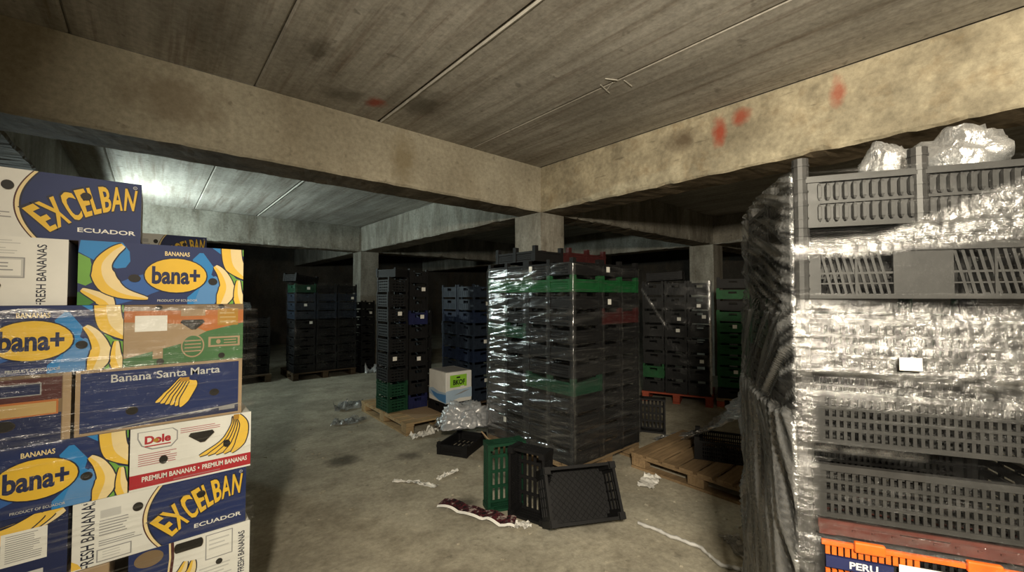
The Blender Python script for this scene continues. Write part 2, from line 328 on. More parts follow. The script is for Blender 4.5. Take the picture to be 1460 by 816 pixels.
# ------------------------------------------------------------------ crates
def panel(L, h, kind, m, z0=0., t=.012):
    """one lattice side of a crate in the XZ plane, centred on X, outer face at y=-t"""
    b = MB(); rim = .018; hl = L/2
    b.box(-hl, hl, -t-.005, .003, h-rim, h)
    b.box(-hl, hl, -t, 0, z0, z0+.014)
    b.box(-hl, -hl+.035, -t, 0, z0+.014, h-rim); b.box(hl-.035, hl, -t, 0, z0+.014, h-rim)
    x0, x1, a, c = -hl+.035, hl-.035, z0+.014, h-rim
    if kind == 'fluted':
        mid = (a+c)/2; b.box(x0, x1, -t, -.002, mid-.004, mid+.004); n = int((x1-x0)/.0205)
        for i in range(n+1):
            x = x0+(x1-x0)*i/n
            for za, zb in ((a+.004, mid-.006), (mid+.006, c-.004)):
                vs = []
                for z, rr in ((za, .5), (za+.008, 1), (zb-.008, 1), (zb, .5)):
                    vs += [(x-.007*rr, -t+.004, z), (x-.004*rr, -t-.004*rr, z), (x+.004*rr, -t-.004*rr, z), (x+.007*rr, -t+.004, z)]
                b.add(vs, [(4*k+q, 4*k+q+1, 4*k+q+5, 4*k+q+4) for k in range(3) for q in range(3)]+[(0, 4, 8, 12, 15, 11, 7, 3)])
        b.box(x0, x1, -.004, 0, a, c)
    elif kind == 'lattice':
        w3 = L*.12; b.box(-w3, w3, -t, 0, a, c)
        b.box(x0, x1, -t+.003, -.003, (a+c)/2-.003, (a+c)/2+.003); b.box(x0, x1, -t+.003, -.003, a+(c-a)*.25-.002, a+(c-a)*.25+.002)
        for s0, s1 in ((x0, -w3), (w3, x1)):
            n = 9
            for i in range(n):
                x = s0+(s1-s0-.02)*(i+.2)/n
                b.bar((x, -t/2, c), (x+.025, -t/2, a), .005, hd=.007)
            b.box((s0+s1)/2-.003, (s0+s1)/2+.003, -t, 0, a, c)
    elif kind == 'slots':
        n = int((x1-x0)/.017)
        for i in range(n+1):
            x = x0+(x1-x0)*i/n; b.box(x-.0042, x+.0042, -t+.002, -.002, a, c)
        for q in (.25, .5, .75): b.box(x0, x1, -t, 0, a+(c-a)*q-.005, a+(c-a)*q+.005)
    elif kind == 'rails':
        for q in (.2, .5, .8): b.box(x0, x1, -t, 0, a+(c-a)*q-.012, a+(c-a)*q+.012)
        for i in range(1, 4): x = x0+(x1-x0)*i/4; b.box(x-.006, x+.006, -t+.002, -.002, a, c)
    else:                               # handle slot under the rim, closed face below
        hw = min(.055, L*.2); zt = c-.004; zb = c-(c-a)*.34
        b.box(x0, x1, -t, 0, a, zb); b.box(x0, -hw, -t, 0, zb, c); b.box(hw, x1, -t, 0, zb, c)
        n = max(4, int((x1-x0)/.045))
        for i in range(n): x = x0+(x1-x0)*(i+.5)/n; b.box(x-.005, x+.005, -t-.004, -t, a+.004, zb-.004)
    return b.mesh('side_panel', m)
MESH = {}
def crate_meshes(L, W, H, hb, kind, key, post='square', mid=True):
    k = (L, W, H, hb, kind, key, post, mid)
    if k in MESH: return MESH[k]
    m = M['p_'+key]; pw = .042 if L > .4 else .028
    d = {'long': panel(L-2*pw*.7, hb, kind, m), 'short': panel(W-2*pw*.7, hb, 'rails' if kind in ('slots', 'lattice') else kind, m)}
    b = MB(); t = .004
    for i in range(7): y = -W/2+.02+(W-.04)*i/6; b.box(-L/2+.012, L/2-.012, y-.012, y+.012, .002, .002+.008)
    for i in range(5): x = -L/2+.02+(L-.04)*i/4; b.box(x-.012, x+.012, -W/2+.012, W/2-.012, .0105, .017)
    d['base'] = b.mesh('base_grid', m)
    b = MB()
    if post == 'round':
        b.cyl((0, 0, 0), pw*.52, H-.001, 12)
        for q in range(5): b.cyl((0, 0, H*.12+q*H*.19), pw*.56, .006, 12)
    else:
        b.box(-pw/2, pw/2, -pw/2, pw/2, 0, H-.001)
        b.box(-pw/2-.003, pw/2+.003, -pw/2-.003, pw/2+.003, hb-.03, hb-.001)
    d['post'] = b.mesh('post', m); i = pw/2
    d['pp'] = [(sx*(L/2-i), sy*(W/2-i), 0) for sx in (-1, 1) for sy in (-1, 1)]+([(0, sy*(W/2-i+.001), 0) for sy in (-1, 1)] if mid else [])
    MESH[k] = d; return d
def crate(label, loc, rotz, L=.6, W=.4, H=.15, hb=.11, kind='slots', key='black', post='square', group=None, mid=True, rims=None):
    d = crate_meshes(L, W, H, hb, kind, key, post, mid)
    t = thing('plastic_crate', label, 'crate', loc, rotz, group)
    link('base_grid', d['base'], t)
    for s, r in ((-1, 0), (1, PI)): link('side_panel', d['long'], t, (0, s*(W/2-.0175), 0), r)
    for s, r in ((1, PI/2), (-1, -PI/2)): link('end_panel', d['short'], t, (s*(L/2-.0175), 0, 0), r)
    for p in d['pp']: link('post', d['post'], t, p)
    return t
def far_crate_mesh(L, W, H, hb, key, kind='handle'):
    k = ('far', L, W, H, hb, key, kind)
    if k in MESH: return MESH[k]
    d = crate_meshes(L, W, H, hb, kind, key, 'square', False); b = MB(); m = M['p_'+key]
    def addm(me, R): b.add([R @ v.co for v in me.vertices], [tuple(p.vertices) for p in me.polygons], m)
    T = Matrix.Translation
    addm(d['base'], Matrix())
    for s, r in ((-1, 0), (1, PI)): addm(d['long'], T((0, s*(W/2-.0175), 0)) @ Matrix.Rotation(r, 4, 'Z'))
    for s, r in ((1, PI/2), (-1, -PI/2)): addm(d['short'], T((s*(L/2-.0175), 0, 0)) @ Matrix.Rotation(r, 4, 'Z'))
    for p in d['pp']: addm(d['post'], T(p))
    MESH[k] = b.mesh('plastic_crate'); return MESH[k]
def tag_label(parent, x, z, y, wd=.05, hd=.035, name='paper_label', rot=0):
    """a paper ticket stuck to a face of the crate (local -Y by default)"""
    b = MB(); b.box(-wd/2, wd/2, -.0015, 0, -hd/2, hd/2); b = b.mesh('paper_label', M['c_paper'])
    o = link(name, b, parent, (x, y, z), rot); o['label'] = 'white paper ticket'; return o

# ------------------------------------------------------------------ stretch film
def film(name, label, path, z0, z1, ds, m, disp, dens, hole=None, ztop=None, closed=True):
    """a sheet wound round a stack: path is a list of (x, y); disp(s, z, seg) pushes it outwards"""
    pts = [Vector(p) for p in path]; n = len(pts); segs = n if closed else n-1
    cols = []; s = 0.
    area = sum(pts[i].x*pts[(i+1) % n].y-pts[(i+1) % n].x*pts[i].y for i in range(n)); sg = 1 if area > 0 else -1
    if not closed: sg = 1
    nor = []
    for i in range(segs):
        d = (pts[(i+1) % n]-pts[i]).normalized(); nor.append(Vector((d.y, -d.x))*sg)
    for i in range(segs):
        a, b = pts[i], pts[(i+1) % n]; ln = (b-a).length; k = max(2, int(ln/ds))
        for j in range(k):
            t = j/k; nn = nor[i].copy(); e = min(t*ln, (1-t)*ln)
            if t*ln < .03 and (closed or i): nn = (nor[i]*(.5+t*ln/.06)+nor[i-1]*(.5-t*ln/.06)).normalized()
            if (1-t)*ln < .03 and (closed or i < segs-1): q = (1-t)*ln/.06; nn = (nor[i]*(.5+q)+nor[(i+1) % segs]*(.5-q)).normalized()
            cols.append((a.lerp(b, t), nn, s+t*ln, i, e))
        s += ln
    if not closed: cols.append((pts[-1], nor[-1], s, segs-1, 0))
    k = int((z1-z0)/ds); vs = []; dn = []; uv = []; bad = []
    for j in range(k+1):
        zz = z0+(z1-z0)*j/k
        for p, nn, ss, i, e in cols:
            z = zz if ztop is None else min(zz, ztop(ss, i)) ; o = disp(ss, z, i)*min(1, .25+e/.06)
            vs.append((p.x+nn.x*o, p.y+nn.y*o, z)); dn.append(dens(ss, z, i)); uv.append((ss, z)); bad.append(bool(hole and hole(ss, z, i)))
    W = len(cols); fs = []
    for j in range(k):
        for i in range(W if closed else W-1):
            f = (j*W+i, j*W+(i+1) % W, (j+1)*W+(i+1) % W, (j+1)*W+i)
            if not any(bad[q] for q in f): fs.append(f)
    return sheet(name, label, vs, fs, uv, dn, m)
def sheet(name, label, vs, fs, uv, dn, m, cat='plastic film'):
    me = bpy.data.meshes.new(name); me.from_pydata(vs, [], fs); me.materials.append(m)
    l = me.uv_layers.new(name='UVMap'); li = [0]*len(me.loops); me.loops.foreach_get('vertex_index', li)
    l.data.foreach_set('uv', [c for q in li for c in uv[q]])
    a = me.attributes.new('film_layers_glints', 'FLOAT', 'POINT'); a.data.foreach_set('value', dn)
    me.polygons.foreach_set('use_smooth', [True]*len(me.polygons)); me.update()
    return thing(name, label, cat, me=me)

# ------------------------------------------------------------------ print on cartons
FONT = {}
def glyphs(txt, bold=0.0):
    k = (txt, bold)
    if k not in FONT:
        cu = bpy.data.curves.new('t', 'FONT'); cu.body = txt; cu.size = 1; cu.offset = bold; cu.space_character = 1.12 if txt == 'EXCELBAN' else 1.0; cu.resolution_u = 3
        o = bpy.data.objects.new('t', cu); C.objects.link(o)
        dg = bpy.context.evaluated_depsgraph_get(); me = o.evaluated_get(dg).to_mesh()
        vs = [(v.co.x, v.co.y) for v in me.vertices]; fs = [tuple(p.vertices) for p in me.polygons]
        x0 = min(v[0] for v in vs); x1 = max(v[0] for v in vs); y0 = min(v[1] for v in vs); y1 = max(v[1] for v in vs)
        FONT[k] = ([((v[0]-x0)/(x1-x0), (v[1]-y0)/(y1-y0)) for v in vs], fs, (x1-x0)/(y1-y0))
        o.evaluated_get(dg).to_mesh_clear(); bpy.data.objects.remove(o); bpy.data.curves.remove(cu)
    return FONT[k]
def clip(poly, L, H):
    for ax, lim, sg in ((0, 0, 1), (0, L, -1), (1, 0, 1), (1, H, -1)):
        out = []
        for i in range(len(poly)):
            a, b = poly[i-1], poly[i]; ia = (a[ax]-lim)*sg >= 0; ib = (b[ax]-lim)*sg >= 0
            if ia != ib:
                t = (lim-a[ax])/(b[ax]-a[ax]); out.append((a[0]+t*(b[0]-a[0]), a[1]+t*(b[1]-a[1])))
            if ib: out.append(b)
        poly = out
        if len(poly) < 3: return []
    return poly
class Face:
    """flat print on the front of a carton; u along the carton 0..1, v up 0..1"""
    def __init__(s, L, H, W): s.L, s.H, s.W = L, H, W; s.b = MB(); s.k = 1
    def P(s, u, v): return (-s.L/2+u, -s.W/2-.0004*s.k, v)
    def poly(s, pts, col, raw=False):
        p = [(x, y) if raw else (x*s.L, y*s.H) for x, y in pts]; p = clip(p, s.L, s.H)
        if len(p) < 3: return
        a = sum(p[i-1][0]*p[i][1]-p[i][0]*p[i-1][1] for i in range(len(p)))
        if a < 0: p = p[::-1]
        s.b.add([s.P(*q) for q in p], [tuple(range(len(p)))], M['c_'+col]); s.k += .25
    def rect(s, u0, u1, v0, v1, col): s.poly([(u0, v0), (u1, v0), (u1, v1), (u0, v1)], col)
    def ell(s, u, v, ru, rv, col, n=28): s.poly([(u+ru*math.cos(2*PI*i/n), v+rv*math.sin(2*PI*i/n)) for i in range(n)], col)
    def text(s, txt, u, v, h, col, wd=None, bold=0., warp=None, rot=False):
        """centred on (u, v), cap height h of the face height"""
        vs, fs, asp = glyphs(txt, bold); hh = h*s.H; ww = wd*s.L if wd else hh*asp
        out = []
        for x, y in vs:
            if warp: q = warp(x, y); p = (q[0]*s.L, q[1]*s.H)
            elif rot: p = (u*s.L-(y-.5)*hh, v*s.H+(x-.5)*ww)
            else: p = (u*s.L+(x-.5)*ww, v*s.H+(y-.5)*hh)
            out.append(p)
        ok = [all(0 <= out[i][0] <= s.L and 0 <= out[i][1] <= s.H for i in f) for f in fs]
        s.b.add([s.P(*q) for q in out], [f for f, o in zip(fs, ok) if o], M['c_'+col]); s.k += .25
    def lines(s, u0, u1, v0, v1, n, col, th=.35, ragged=True):
        for i in range(n):
            v = v1-(v1-v0)*(i+.5)/n; e = u1-(random.uniform(0, .3)*(u1-u0) if ragged else 0); d = (v1-v0)/n*th/2
            s.rect(u0, e, v-d, v+d, col)
    def frame(s, u0, u1, v0, v1, col, t=.006):
        s.rect(u0, u1, v0, v1, col); a = t*s.H/s.L*2.5
        return (u0+a, u1-a, v0+t*2.5, v1-t*2.5)
    def banana(s, pts, w0, edge=True, two=True, tip=.25):
        """crescent along pts (u, v) with half width w0 (of the face height)"""
        q = [Vector((x*s.L, y*s.H)) for x, y in pts]; n = 24; cen = []
        for i in range(n+1):
            t = i/n*(len(q)-1); k = min(int(t), len(q)-2); f = t-k
            p0 = q[max(k-1, 0)]; p1 = q[k]; p2 = q[k+1]; p3 = q[min(k+2, len(q)-1)]
            cen.append(.5*((2*p1)+(p2-p0)*f+(2*p0-5*p1+4*p2-p3)*f*f+(3*p1-p0-3*p2+p3)*f**3))
        def side(sc, sh=0.):
            l, r = [], []
            for i, c in enumerate(cen):
                d = (cen[min(i+1, n)]-cen[max(i-1, 0)]).normalized(); nn = Vector((-d.y, d.x)); t = i/n
                wd = w0*s.H*(min(1, tip+1.1*t**.8 if t < .5 else (1-t)*2.6+.12))
                l.append(c+nn*(wd*sc+sh)); r.append(c-nn*(wd*(sc if sh else sc)+sh))
            return l, r
        if edge:
            l, r = side(1, .004); s.poly([tuple(p) for p in l+r[::-1]], 'ink', True)
        l, r = side(1); s.poly([tuple(p) for p in l+r[::-1]], 'banana', True)
        if two:
            mid = [a.lerp(b, .55) for a, b in zip(l, r)]; s.poly([tuple(p) for p in l+mid[::-1]], 'cream', True)
def carton(L, W, H, loc, label, mlid, art=None, holes=(), rotz=0, edge=None, group=None):
    t = thing('banana_carton', label, 'box', loc, rotz, group)
    me = bevel_box(-L/2, L/2, -W/2, W/2, .03, H-.002, .006, M['c_'+mlid]); link('lid', me, t)
    b = MB(); b.box(-L/2+.006, L/2-.006, -W/2+.006, W/2-.006, 0, .03); link('tray', b.mesh('tray', M['c_'+(edge or mlid)]), t)
    if art:
        F = Face(L, H, W); art(F); link('printed_artwork', F.b.mesh('printed_artwork'), t)
        for (u, v, ru, rv, kind) in holes:
            b = MB(); n = 18; y = -W/2-.0004*F.k-.0015
            if kind == 'o': pr = [(math.cos(2*PI*i/n), math.sin(2*PI*i/n)) for i in range(n)]
            elif kind == 'slot': pr = [(.8*(1 if abs(i-9) > 4.5 else -1)+.2*math.cos(2*PI*i/n), math.sin(2*PI*i/n)) for i in range(n)]
            else: pr = [(-1, .35), (-.85, .8), (.85, .8), (1, .35), (.25, -.9), (-.1, -.9)]
            k = len(pr); vs = []
            for sc, dy in ((1.0, 0.), (.88, 0.003)): vs += [(-L/2+u*L+p[0]*ru*L*sc, y+dy-.0006, v*H+p[1]*rv*H*sc) for p in pr]
            b.add(vs, [(i, (i+1) % k, k+(i+1) % k, k+i) for i in range(k)], M['c_kraft_dark']); b.add(vs[k:], [tuple(range(k))], M['c_hole'])
            b.add([(p[0], p[1]+.0005, p[2]) for p in vs[:k]], [tuple(range(k))], M['c_hole'])
            link('hand_hole' if kind != 'o' else 'vent_hole', b.mesh('vent_hole'), t)
    return t
def art_bana(F):
    F.rect(0, 1, 0, 1, 'navy')
    F.poly([(.01, 1), (.23, 1), (.27, .86), (.275, .7), (.25, .6), (.2, .58), (.16, .62), (.08, .7), (.0, .82)], 'sky')
    F.poly([(0, .8), (.06, .72), (.08, .5), (.09, .38), (.04, .3), (0, .34)], 'leaf')
    F.poly([(.22, .36), (.3, .46), (.38, .52), (.46, .4), (.46, .24), (.4, .18), (.34, .1), (.2, .0), (.12, .12)], 'midblue')
    F.poly([(.65, .78), (.695, .9), (.72, .9), (.79, .66), (.775, .52), (.84, .4), (.83, .2), (.79, 0), (.62, 0), (.62, .12), (.7, .3)], 'sky')
    F.poly([(.78, 1), (.9, 1), (.86, .86)], 'sky')
    F.poly([(.70, .28), (.8, .5), (.85, .45), (.84, .2), (.8, .0), (.66, 0)], 'paleblue')
    F.poly([(.86, .5), (.91, .56), (.95, .46), (1, .42), (1, .2), (.96, .3), (.93, 0), (.87, 0), (.9, .25)], 'leaf')
    F.poly([(.95, 1), (1, 1), (1, .88), (.97, .88)], 'leaf')
    F.poly([(.0, .2), (.08, .22), (.13, .12), (.06, .0), (0, 0)], 'leafdark')
    F.banana([(.02, .24), (.09, .15), (.15, .06), (.19, -.1)], .10)
    F.banana([(.235, .955), (.175, .83), (.125, .62), (.15, .36), (.235, .19), (.38, .10)], .135)
    F.banana([(.915, 1.2), (.915, .92), (.94, .68), (1.03, .45)], .15, tip=.8)
    F.banana([(.80, .68), (.85, .54), (.885, .30), (.855, .05), (.82, -.1)], .12)
    F.banana([(.965, .43), (.965, .2), (.985, .02), (1.02, -.2)], .09)
    F.ell(.55, .49, .20, .305, 'ink'); F.ell(.55, .49, .192, .288, 'yellow')
    F.text('bana+', .55, .49, .30, 'deepnavy', wd=.30, bold=.035)
    F.text('BANANAS', .553, .86, .075, 'cream', wd=.155, bold=.02)
    F.text('PRODUCT OF ECUADOR', .56, .065, .04, 'lgrey', wd=.25, bold=.01)
HB = [(.30, .43, .035, .062, 'o'), (.785, .40, .031, .062, 'o')]
def arc_blue(F, x_end, x_mid, col='navy'):
    """white face whose right part is blue behind an arc with a cream and dark band"""
    def arc(off): return [(x_mid+off+(x_end-x_mid)*(abs(2*t-1)**2.0), t) for t in [i/20 for i in range(21)]]
    F.poly(arc(-.030)+[(1, 1), (1, 0)], 'maroon'); F.poly(arc(-.022)+[(1, 1), (1, 0)], 'cream'); F.poly(arc(-.004)+[(1, 1), (1, 0)], 'ink'); F.poly(arc(.006)+[(1, 1), (1, 0)], col)
def art_excel(F):
    F.rect(0, 1, 0, 1, 'white'); arc_blue(F, .47, .385)
    def warp(x, y, g=0.):
        x = (x-.5)*(1+g*.35)+.5; y = (y-.5)*(1+g*1.2)+.5
        xx = x; t = max(0, min(1.0, x))
        lean = .085*(1-t)**1.2-.012*t
        b0 = .10+.44*math.sin(min(1.1, t*1.0)*PI/2)**.95; h = .33+.08*math.sin(t*PI)+.02*t
        return (.515+.445*xx-lean*(y-.1)*1.6+.02*math.sin(y*PI)*(1-t), b0+h*y)
    F.text('EXCELBAN', 0, 0, .3, 'ink', bold=.05, warp=lambda x, y: warp(x, y, .10)); F.text('EXCELBAN', 0, 0, .3, 'yellow', bold=.022, warp=warp)
    F.text('ECUADOR', .815, .17, .07, 'paper', wd=.31, bold=.02)
    F.ell(.963, .93, .012, .026, 'lgrey'); F.ell(.963, .93, .009, .019, 'navy'); F.text('R', .963, .93, .022, 'lgrey')
    F.text('FRESH BANANAS', .075, .5, .15, 'ink', wd=.46, bold=.01, rot=True)
    F.rect(.135, .24, .70, .82, 'lgrey'); F.lines(.13, .30, .42, .68, 6, 'grey'); F.lines(.13, .36, .27, .37, 3, 'grey')
    a = F.frame(.12, .3, .04, .23, 'grey'); F.rect(*a, 'white'); F.lines(.15, .27, .08, .2, 3, 'lgrey')
    F.poly([(.0, .02), (.0, .16), (.03, .1), (.05, .02)], 'banana')
HE = [(.33, .75, .029, .07, 'o'), (.70, .70, .028, .062, 'o')]
def art_fresh(F):
    F.rect(0, 1, 0, 1, 'white'); F.text('FRESH BANANAS', .875, .45, .10, 'ink', wd=.42, bold=.012, rot=True)
    F.lines(.42, .78, .74, .96, 6, 'lgrey'); a = F.frame(.36, .80, .40, .70, 'grey'); F.rect(*a, 'lgrey'); F.rect(a[0]+.01, a[1]-.01, a[2]+.02, a[3]-.02, 'white'); F.lines(.44, .76, .44, .64, 4, 'grey')
    F.banana([(.66, .12), (.5, .1), (.35, .18), (.2, .2)], .12, tip=.5); F.banana([(.6, .2), (.45, .2), (.3, .3), (.1, .3)], .1, tip=.5)
def art_marta(F):
    F.rect(0, 1, 0, 1, 'kraft'); F.rect(.025, .975, .05, .955, 'navy')
    F.poly([(.025, .04), (.975, .04), (.975, .2), (.025, .05)], 'deepnavy'); F.poly([(.15, .05), (.975, .19), (.975, .17), (.2, .04)], 'grey')
    F.rect(.84, .95, .10, .16, 'grey')
    F.text('Banana', .295, .84, .125, 'lgrey', wd=.225, bold=.012); F.text('Santa', .530, .84, .125, 'lgrey', wd=.185, bold=.012); F.text('Marta', .745, .84, .125, 'lgrey', wd=.195, bold=.012)
    for i in range(6):
        F.banana([(.60+.012*i, .74-.012*i), (.56+.020*i, .60), (.50+.022*i, .47-.02*i), (.435+.030*i, .38-.025*i)], .062, two=False, tip=.6)
    F.rect(.58, .64, .68, .75, 'amber')
HM = [(.30, .30, .035, .065, 'o'), (.805, .44, .033, .06, 'o')]
def art_dole(F):
    F.rect(0, 1, 0, 1, 'white'); F.rect(0, 1, .03, .25, 'crimson')
    F.poly([(.05, .93), (.32, .93), (.36, .87), (.36, .72), (.31, .62), (.16, .62), (.08, .70), (.05, .82)], 'grey'); F.poly([(.06, .92), (.315, .92), (.35, .86), (.35, .73), (.305, .64), (.165, .64), (.09, .71), (.06, .83)], 'white')
    F.text('Dole', .205, .785, .135, 'crimson', wd=.20, bold=.045); F.rect(.105, .305, .675, .695, 'crimson'); F.ell(.19, .765, .022, .032, 'amber')
    F.lines(.38, .76, .80, .90, 3, 'pink'); F.lines(.06, .36, .37, .58, 6, 'pink')
    for i in range(5):
        F.banana([(.845+.008*i, .97), (.845+.022*i, .78-.0*i), (.76+.035*i, .52-.01*i), (.54+.07*i, .36-.012*i)], .075, two=False, tip=.35)
    F.rect(.835, .885, .90, .99, 'amber')
    F.text('PREMIUM BANANAS', .30, .165, .085, 'paper', wd=.42, bold=.025); F.text('PREMIUM BANANAS', .765, .165, .085, 'paper', wd=.40, bold=.025)
    F.ell(.535, .165, .006, .018, 'paper'); F.rect(.33, .72, .055, .075, 'pink')
HD = [(.25, .43, .034, .07, 'o'), (.775, .50, .032, .066, 'o'), (.555, .70, .11, .11, 'trap')]
def art_tropic(F):
    F.rect(0, 1, 0, 1, 'orange'); F.rect(0, 1, .9, 1, 'kraft_dark')
    F.poly([(0, 0), (1, 0), (1, .66), (.85, .60), (.6, .50), (.45, .34), (0, .14)], 'cgreen'); F.poly([(0, .13), (.45, .33), (.66, .52), (.5, .66), (.2, .7), (0, .72)], 'kraft')
    F.rect(.08, .33, .56, .82, 'paper'); F.rect(.44, .65, .80, .92, 'kraft'); F.rect(.76, .95, .62, .92, 'amber'); F.lines(.78, .93, .65, .88, 3, 'tan')
    F.ell(.545, .28, .10, .2, 'kraft'); F.ell(.545, .28, .088, .176, 'cgreen'); F.lines(.475, .615, .16, .4, 4, 'kraft', ragged=False)
    F.rect(.68, .97, .24, .42, 'kraft'); F.rect(.70, .95, .27, .39, 'cgreen'); F.ell(.77, .33, .02, .04, 'kraft'); F.lines(.82, .94, .28, .38, 2, 'kraft'); F.rect(.22, .30, .1, .28, 'kraft')
HT = [(.54, .655, .105, .10, 'trap'), (.26, .95, .03, .04, 'o'), (.79, .96, .03, .04, 'o'), (.28, .05, .03, .05, 'o'), (.8, .08, .03, .05, 'o')]
def art_brown(F):
    F.rect(0, 1, 0, 1, 'kraft_dark'); F.rect(0, .955, 0, .42, 'deepnavy'); F.rect(.4, .955, .62, .95, 'maroon'); a = F.frame(.45, .86, .70, .88, 'grey'); F.rect(*a, 'deepnavy')
    F.rect(.3, .94, .40, .62, 'orange'); F.rect(.32, .93, .42, .59, 'tan'); F.rect(.62, .625, .42, .6, 'maroon'); F.rect(.96, 1, 0, 1, 'kraft')
def art_navy(F):
    F.rect(0, 1, 0, 1, 'deepnavy')
    for i in range(3): F.banana([(.98-.05*i, .985), (.85-.05*i, .86-.03*i), (.62-.05*i, .76-.05*i), (.4, .70-.05*i)], .11, two=i == 0, tip=.4)
    F.rect(.70, .905, .34, .80, 'paper'); F.lines(.72, .89, .38, .77, 13, 'grey'); F.rect(.72, .89, .0, .2, 'lgrey'); F.lines(.74, .87, .02, .16, 4, 'grey')
def art_freshend(F):
    F.rect(0, 1, 0, 1, 'white')
    F.poly([(0, 0), (0, 1), (.34, 1), (.345, .75), (.32, .3), (.27, 0)], 'maroon'); F.poly([(0, 0), (0, 1), (.315, 1), (.32, .75), (.295, .3), (.245, 0)], 'cream'); F.poly([(0, 0), (0, 1), (.30, 1), (.305, .75), (.28, .3), (.23, 0)], 'navy')
    F.ell(.15, .85, .11, .13, 'kraft_dark'); F.banana([(.44, .62), (.40, .45), (.32, .3), (.2, .22)], .09); F.banana([(.5, .60), (.48, .42), (.4, .27), (.3, .17)], .09)
    a = F.frame(.60, .84, .52, .95, 'grey'); F.rect(*a, 'white'); F.lines(.63, .81, .66, .88, 3, 'lgrey'); F.lines(.55, .84, .12, .42, 5, 'lgrey')
    F.text('FRESH BANANAS', .92, .48, .10, 'ink', wd=.44, bold=.012, rot=True)
HF = [(.46, .88, .12, .08, 'slot'), (.72, .44, .03, .05, 'o')]

Z0, PH = .125, .241
pallet(.98, 1.2, (-.66, 2.19, 0), 0, 'wooden pallet under the stack of banana cartons by the left edge', M['wood'], h=.125)
def row(k): return Z0+PH*k
FY = 2.2
def ctn(L, W, k, right, label, mlid, art, holes, dy=0., rz=0., edge='kraft', H=PH-.001):
    return carton(L, W, H, (right-L/2, FY+dy+W/2, row(k)), label, mlid, art, holes, rz, edge)
ctn(.52, .40, 0, -.20, 'plain brown carton at the bottom left of the banana carton stack', 'kraft', None, ())
ctn(.52, .40, 0, .33, 'plain brown carton at the bottom right of the banana carton stack', 'kraft', None, ())
ctn(.52, .40, 1, -.10, 'plain brown carton left of the lowest white banana carton', 'kraft', None, ())
ctn(.40, .52, 1, .352, 'lowest white banana carton, long hand slot and vertical lettering on its right', 'white', art_freshend, HF)
ctn(.52, .40, 2, -.212, 'dark navy carton with bananas along its top and a white ticket', 'deepnavy', art_navy, ())
ctn(.535, .40, 2, .333, 'lower white and blue carton with arched yellow lettering, below the red striped carton', 'white', art_excel, HE, rz=.006)
ctn(.52, .40, 3, -.056, 'lower bright blue carton with yellow oval, left of the red striped carton', 'navy', art_bana, HB)
ctn(.40, .52, 3, .349, 'white carton with a red stripe and a drawn bunch of bananas', 'white', art_dole, HD, -.004)
ctn(.52, .40, 4, -.213, 'brown and dark blue carton with an orange strip at the left edge', 'kraft_dark', art_brown, [(.70, .30, .05, .075, 'o')])
ctn(.515, .40, 4, .312, 'dark blue carton with brown edges, grey lettering and one yellow bunch', 'kraft', art_marta, HM)
ctn(.515, .40, 5, -.079, 'bright blue carton with yellow oval under gleaming film, at left edge', 'navy', art_bana, HB)
ctn(.39, .52, 5, .313, 'orange and green carton with a white ticket under film', 'orange', art_tropic, HT)
ctn(.52, .40, 6, -.232, 'white carton with vertical black lettering at the left edge, under the top carton', 'white', art_fresh, [(.64, .29, .06, .075, 'o')], .02)
ctn(.515, .40, 6, .310, 'upper bright blue carton with the whole yellow oval showing', 'navy', art_bana, HB)
ctn(.52, .40, 7, -.036, 'topmost white and blue carton with arched yellow lettering', 'white', art_excel, HE, .04, .0)
for k in range(7):
    carton(.9, .44, PH-.001, (-.19, 2.98, row(k)), 'plain brown carton in the back row of the banana carton stack', 'kraft', None, (), group='cartons in the back row')
carton(.5, .44, PH-.001, (-.37, 2.98, row(7)), 'unseen brown carton added behind the topmost white and blue carton', 'kraft', None, ())  # added out of sight to keep the lamp bar from showing through the gap
# a second load of cartons behind
pallet(1.0, 1.0, (-.6, 4.6, 0), 0, 'wooden pallet behind the banana carton stack', M['wood'], h=.125)
for k in range(7):
    carton(.52, .40, .25, (.11, 4.83, .125+k*.2515), 'brown carton of the second stack behind the banana cartons', 'kraft', None, (), group='cartons of the second stack')
carton(.52, .40, .25, (.11, 4.83, .125+7*.2515), 'small distant white and blue carton peeping over the carton with the whole oval', 'white', art_excel, HE)
# film round the cartons
def dbox(s, z, i):
    return .013+.006*abs(nz(s*3, z*14, 2))+.004*nz(s*9, z*40, 5)+.003*nz(s*30, z*55, 1)
def denbox(s, z, i):
    d = 0.
    if i == 0:
        x = -.62+s
        d += .45*max(0, 1-abs(z-(1.56+.02*nz(x*6, 1)))/.035)*(1 if x < -.10 else .5)*(.6+.8*max(0, nz(x*14, z*30)))
        if x < -.25: d += .25*max(0, 1-abs(z-1.50)/.09)*max(0, .4+nz(x*8, z*34))  # glint at the left end painted in as whiter film
        d += .16*max(0, 1-abs(z-(1.335+.02*nz(x*5, 4)))/.015)
        d += .10*max(0, 1-abs(z-1.105-.05*x)/.02)+.08*max(0, 1-abs(z-.62-.1*x)/.015)
    return d
film('stretch_film', 'clear stretch film wound round the banana carton stack', [(-.75, 2.188), (.362, 2.188), (.362, 3.3), (-.75, 3.3)], .38, 1.585, .012, M['film_box'], dbox, denbox, ztop=lambda s, i: 1.56+.022*nz(s*5, 3))

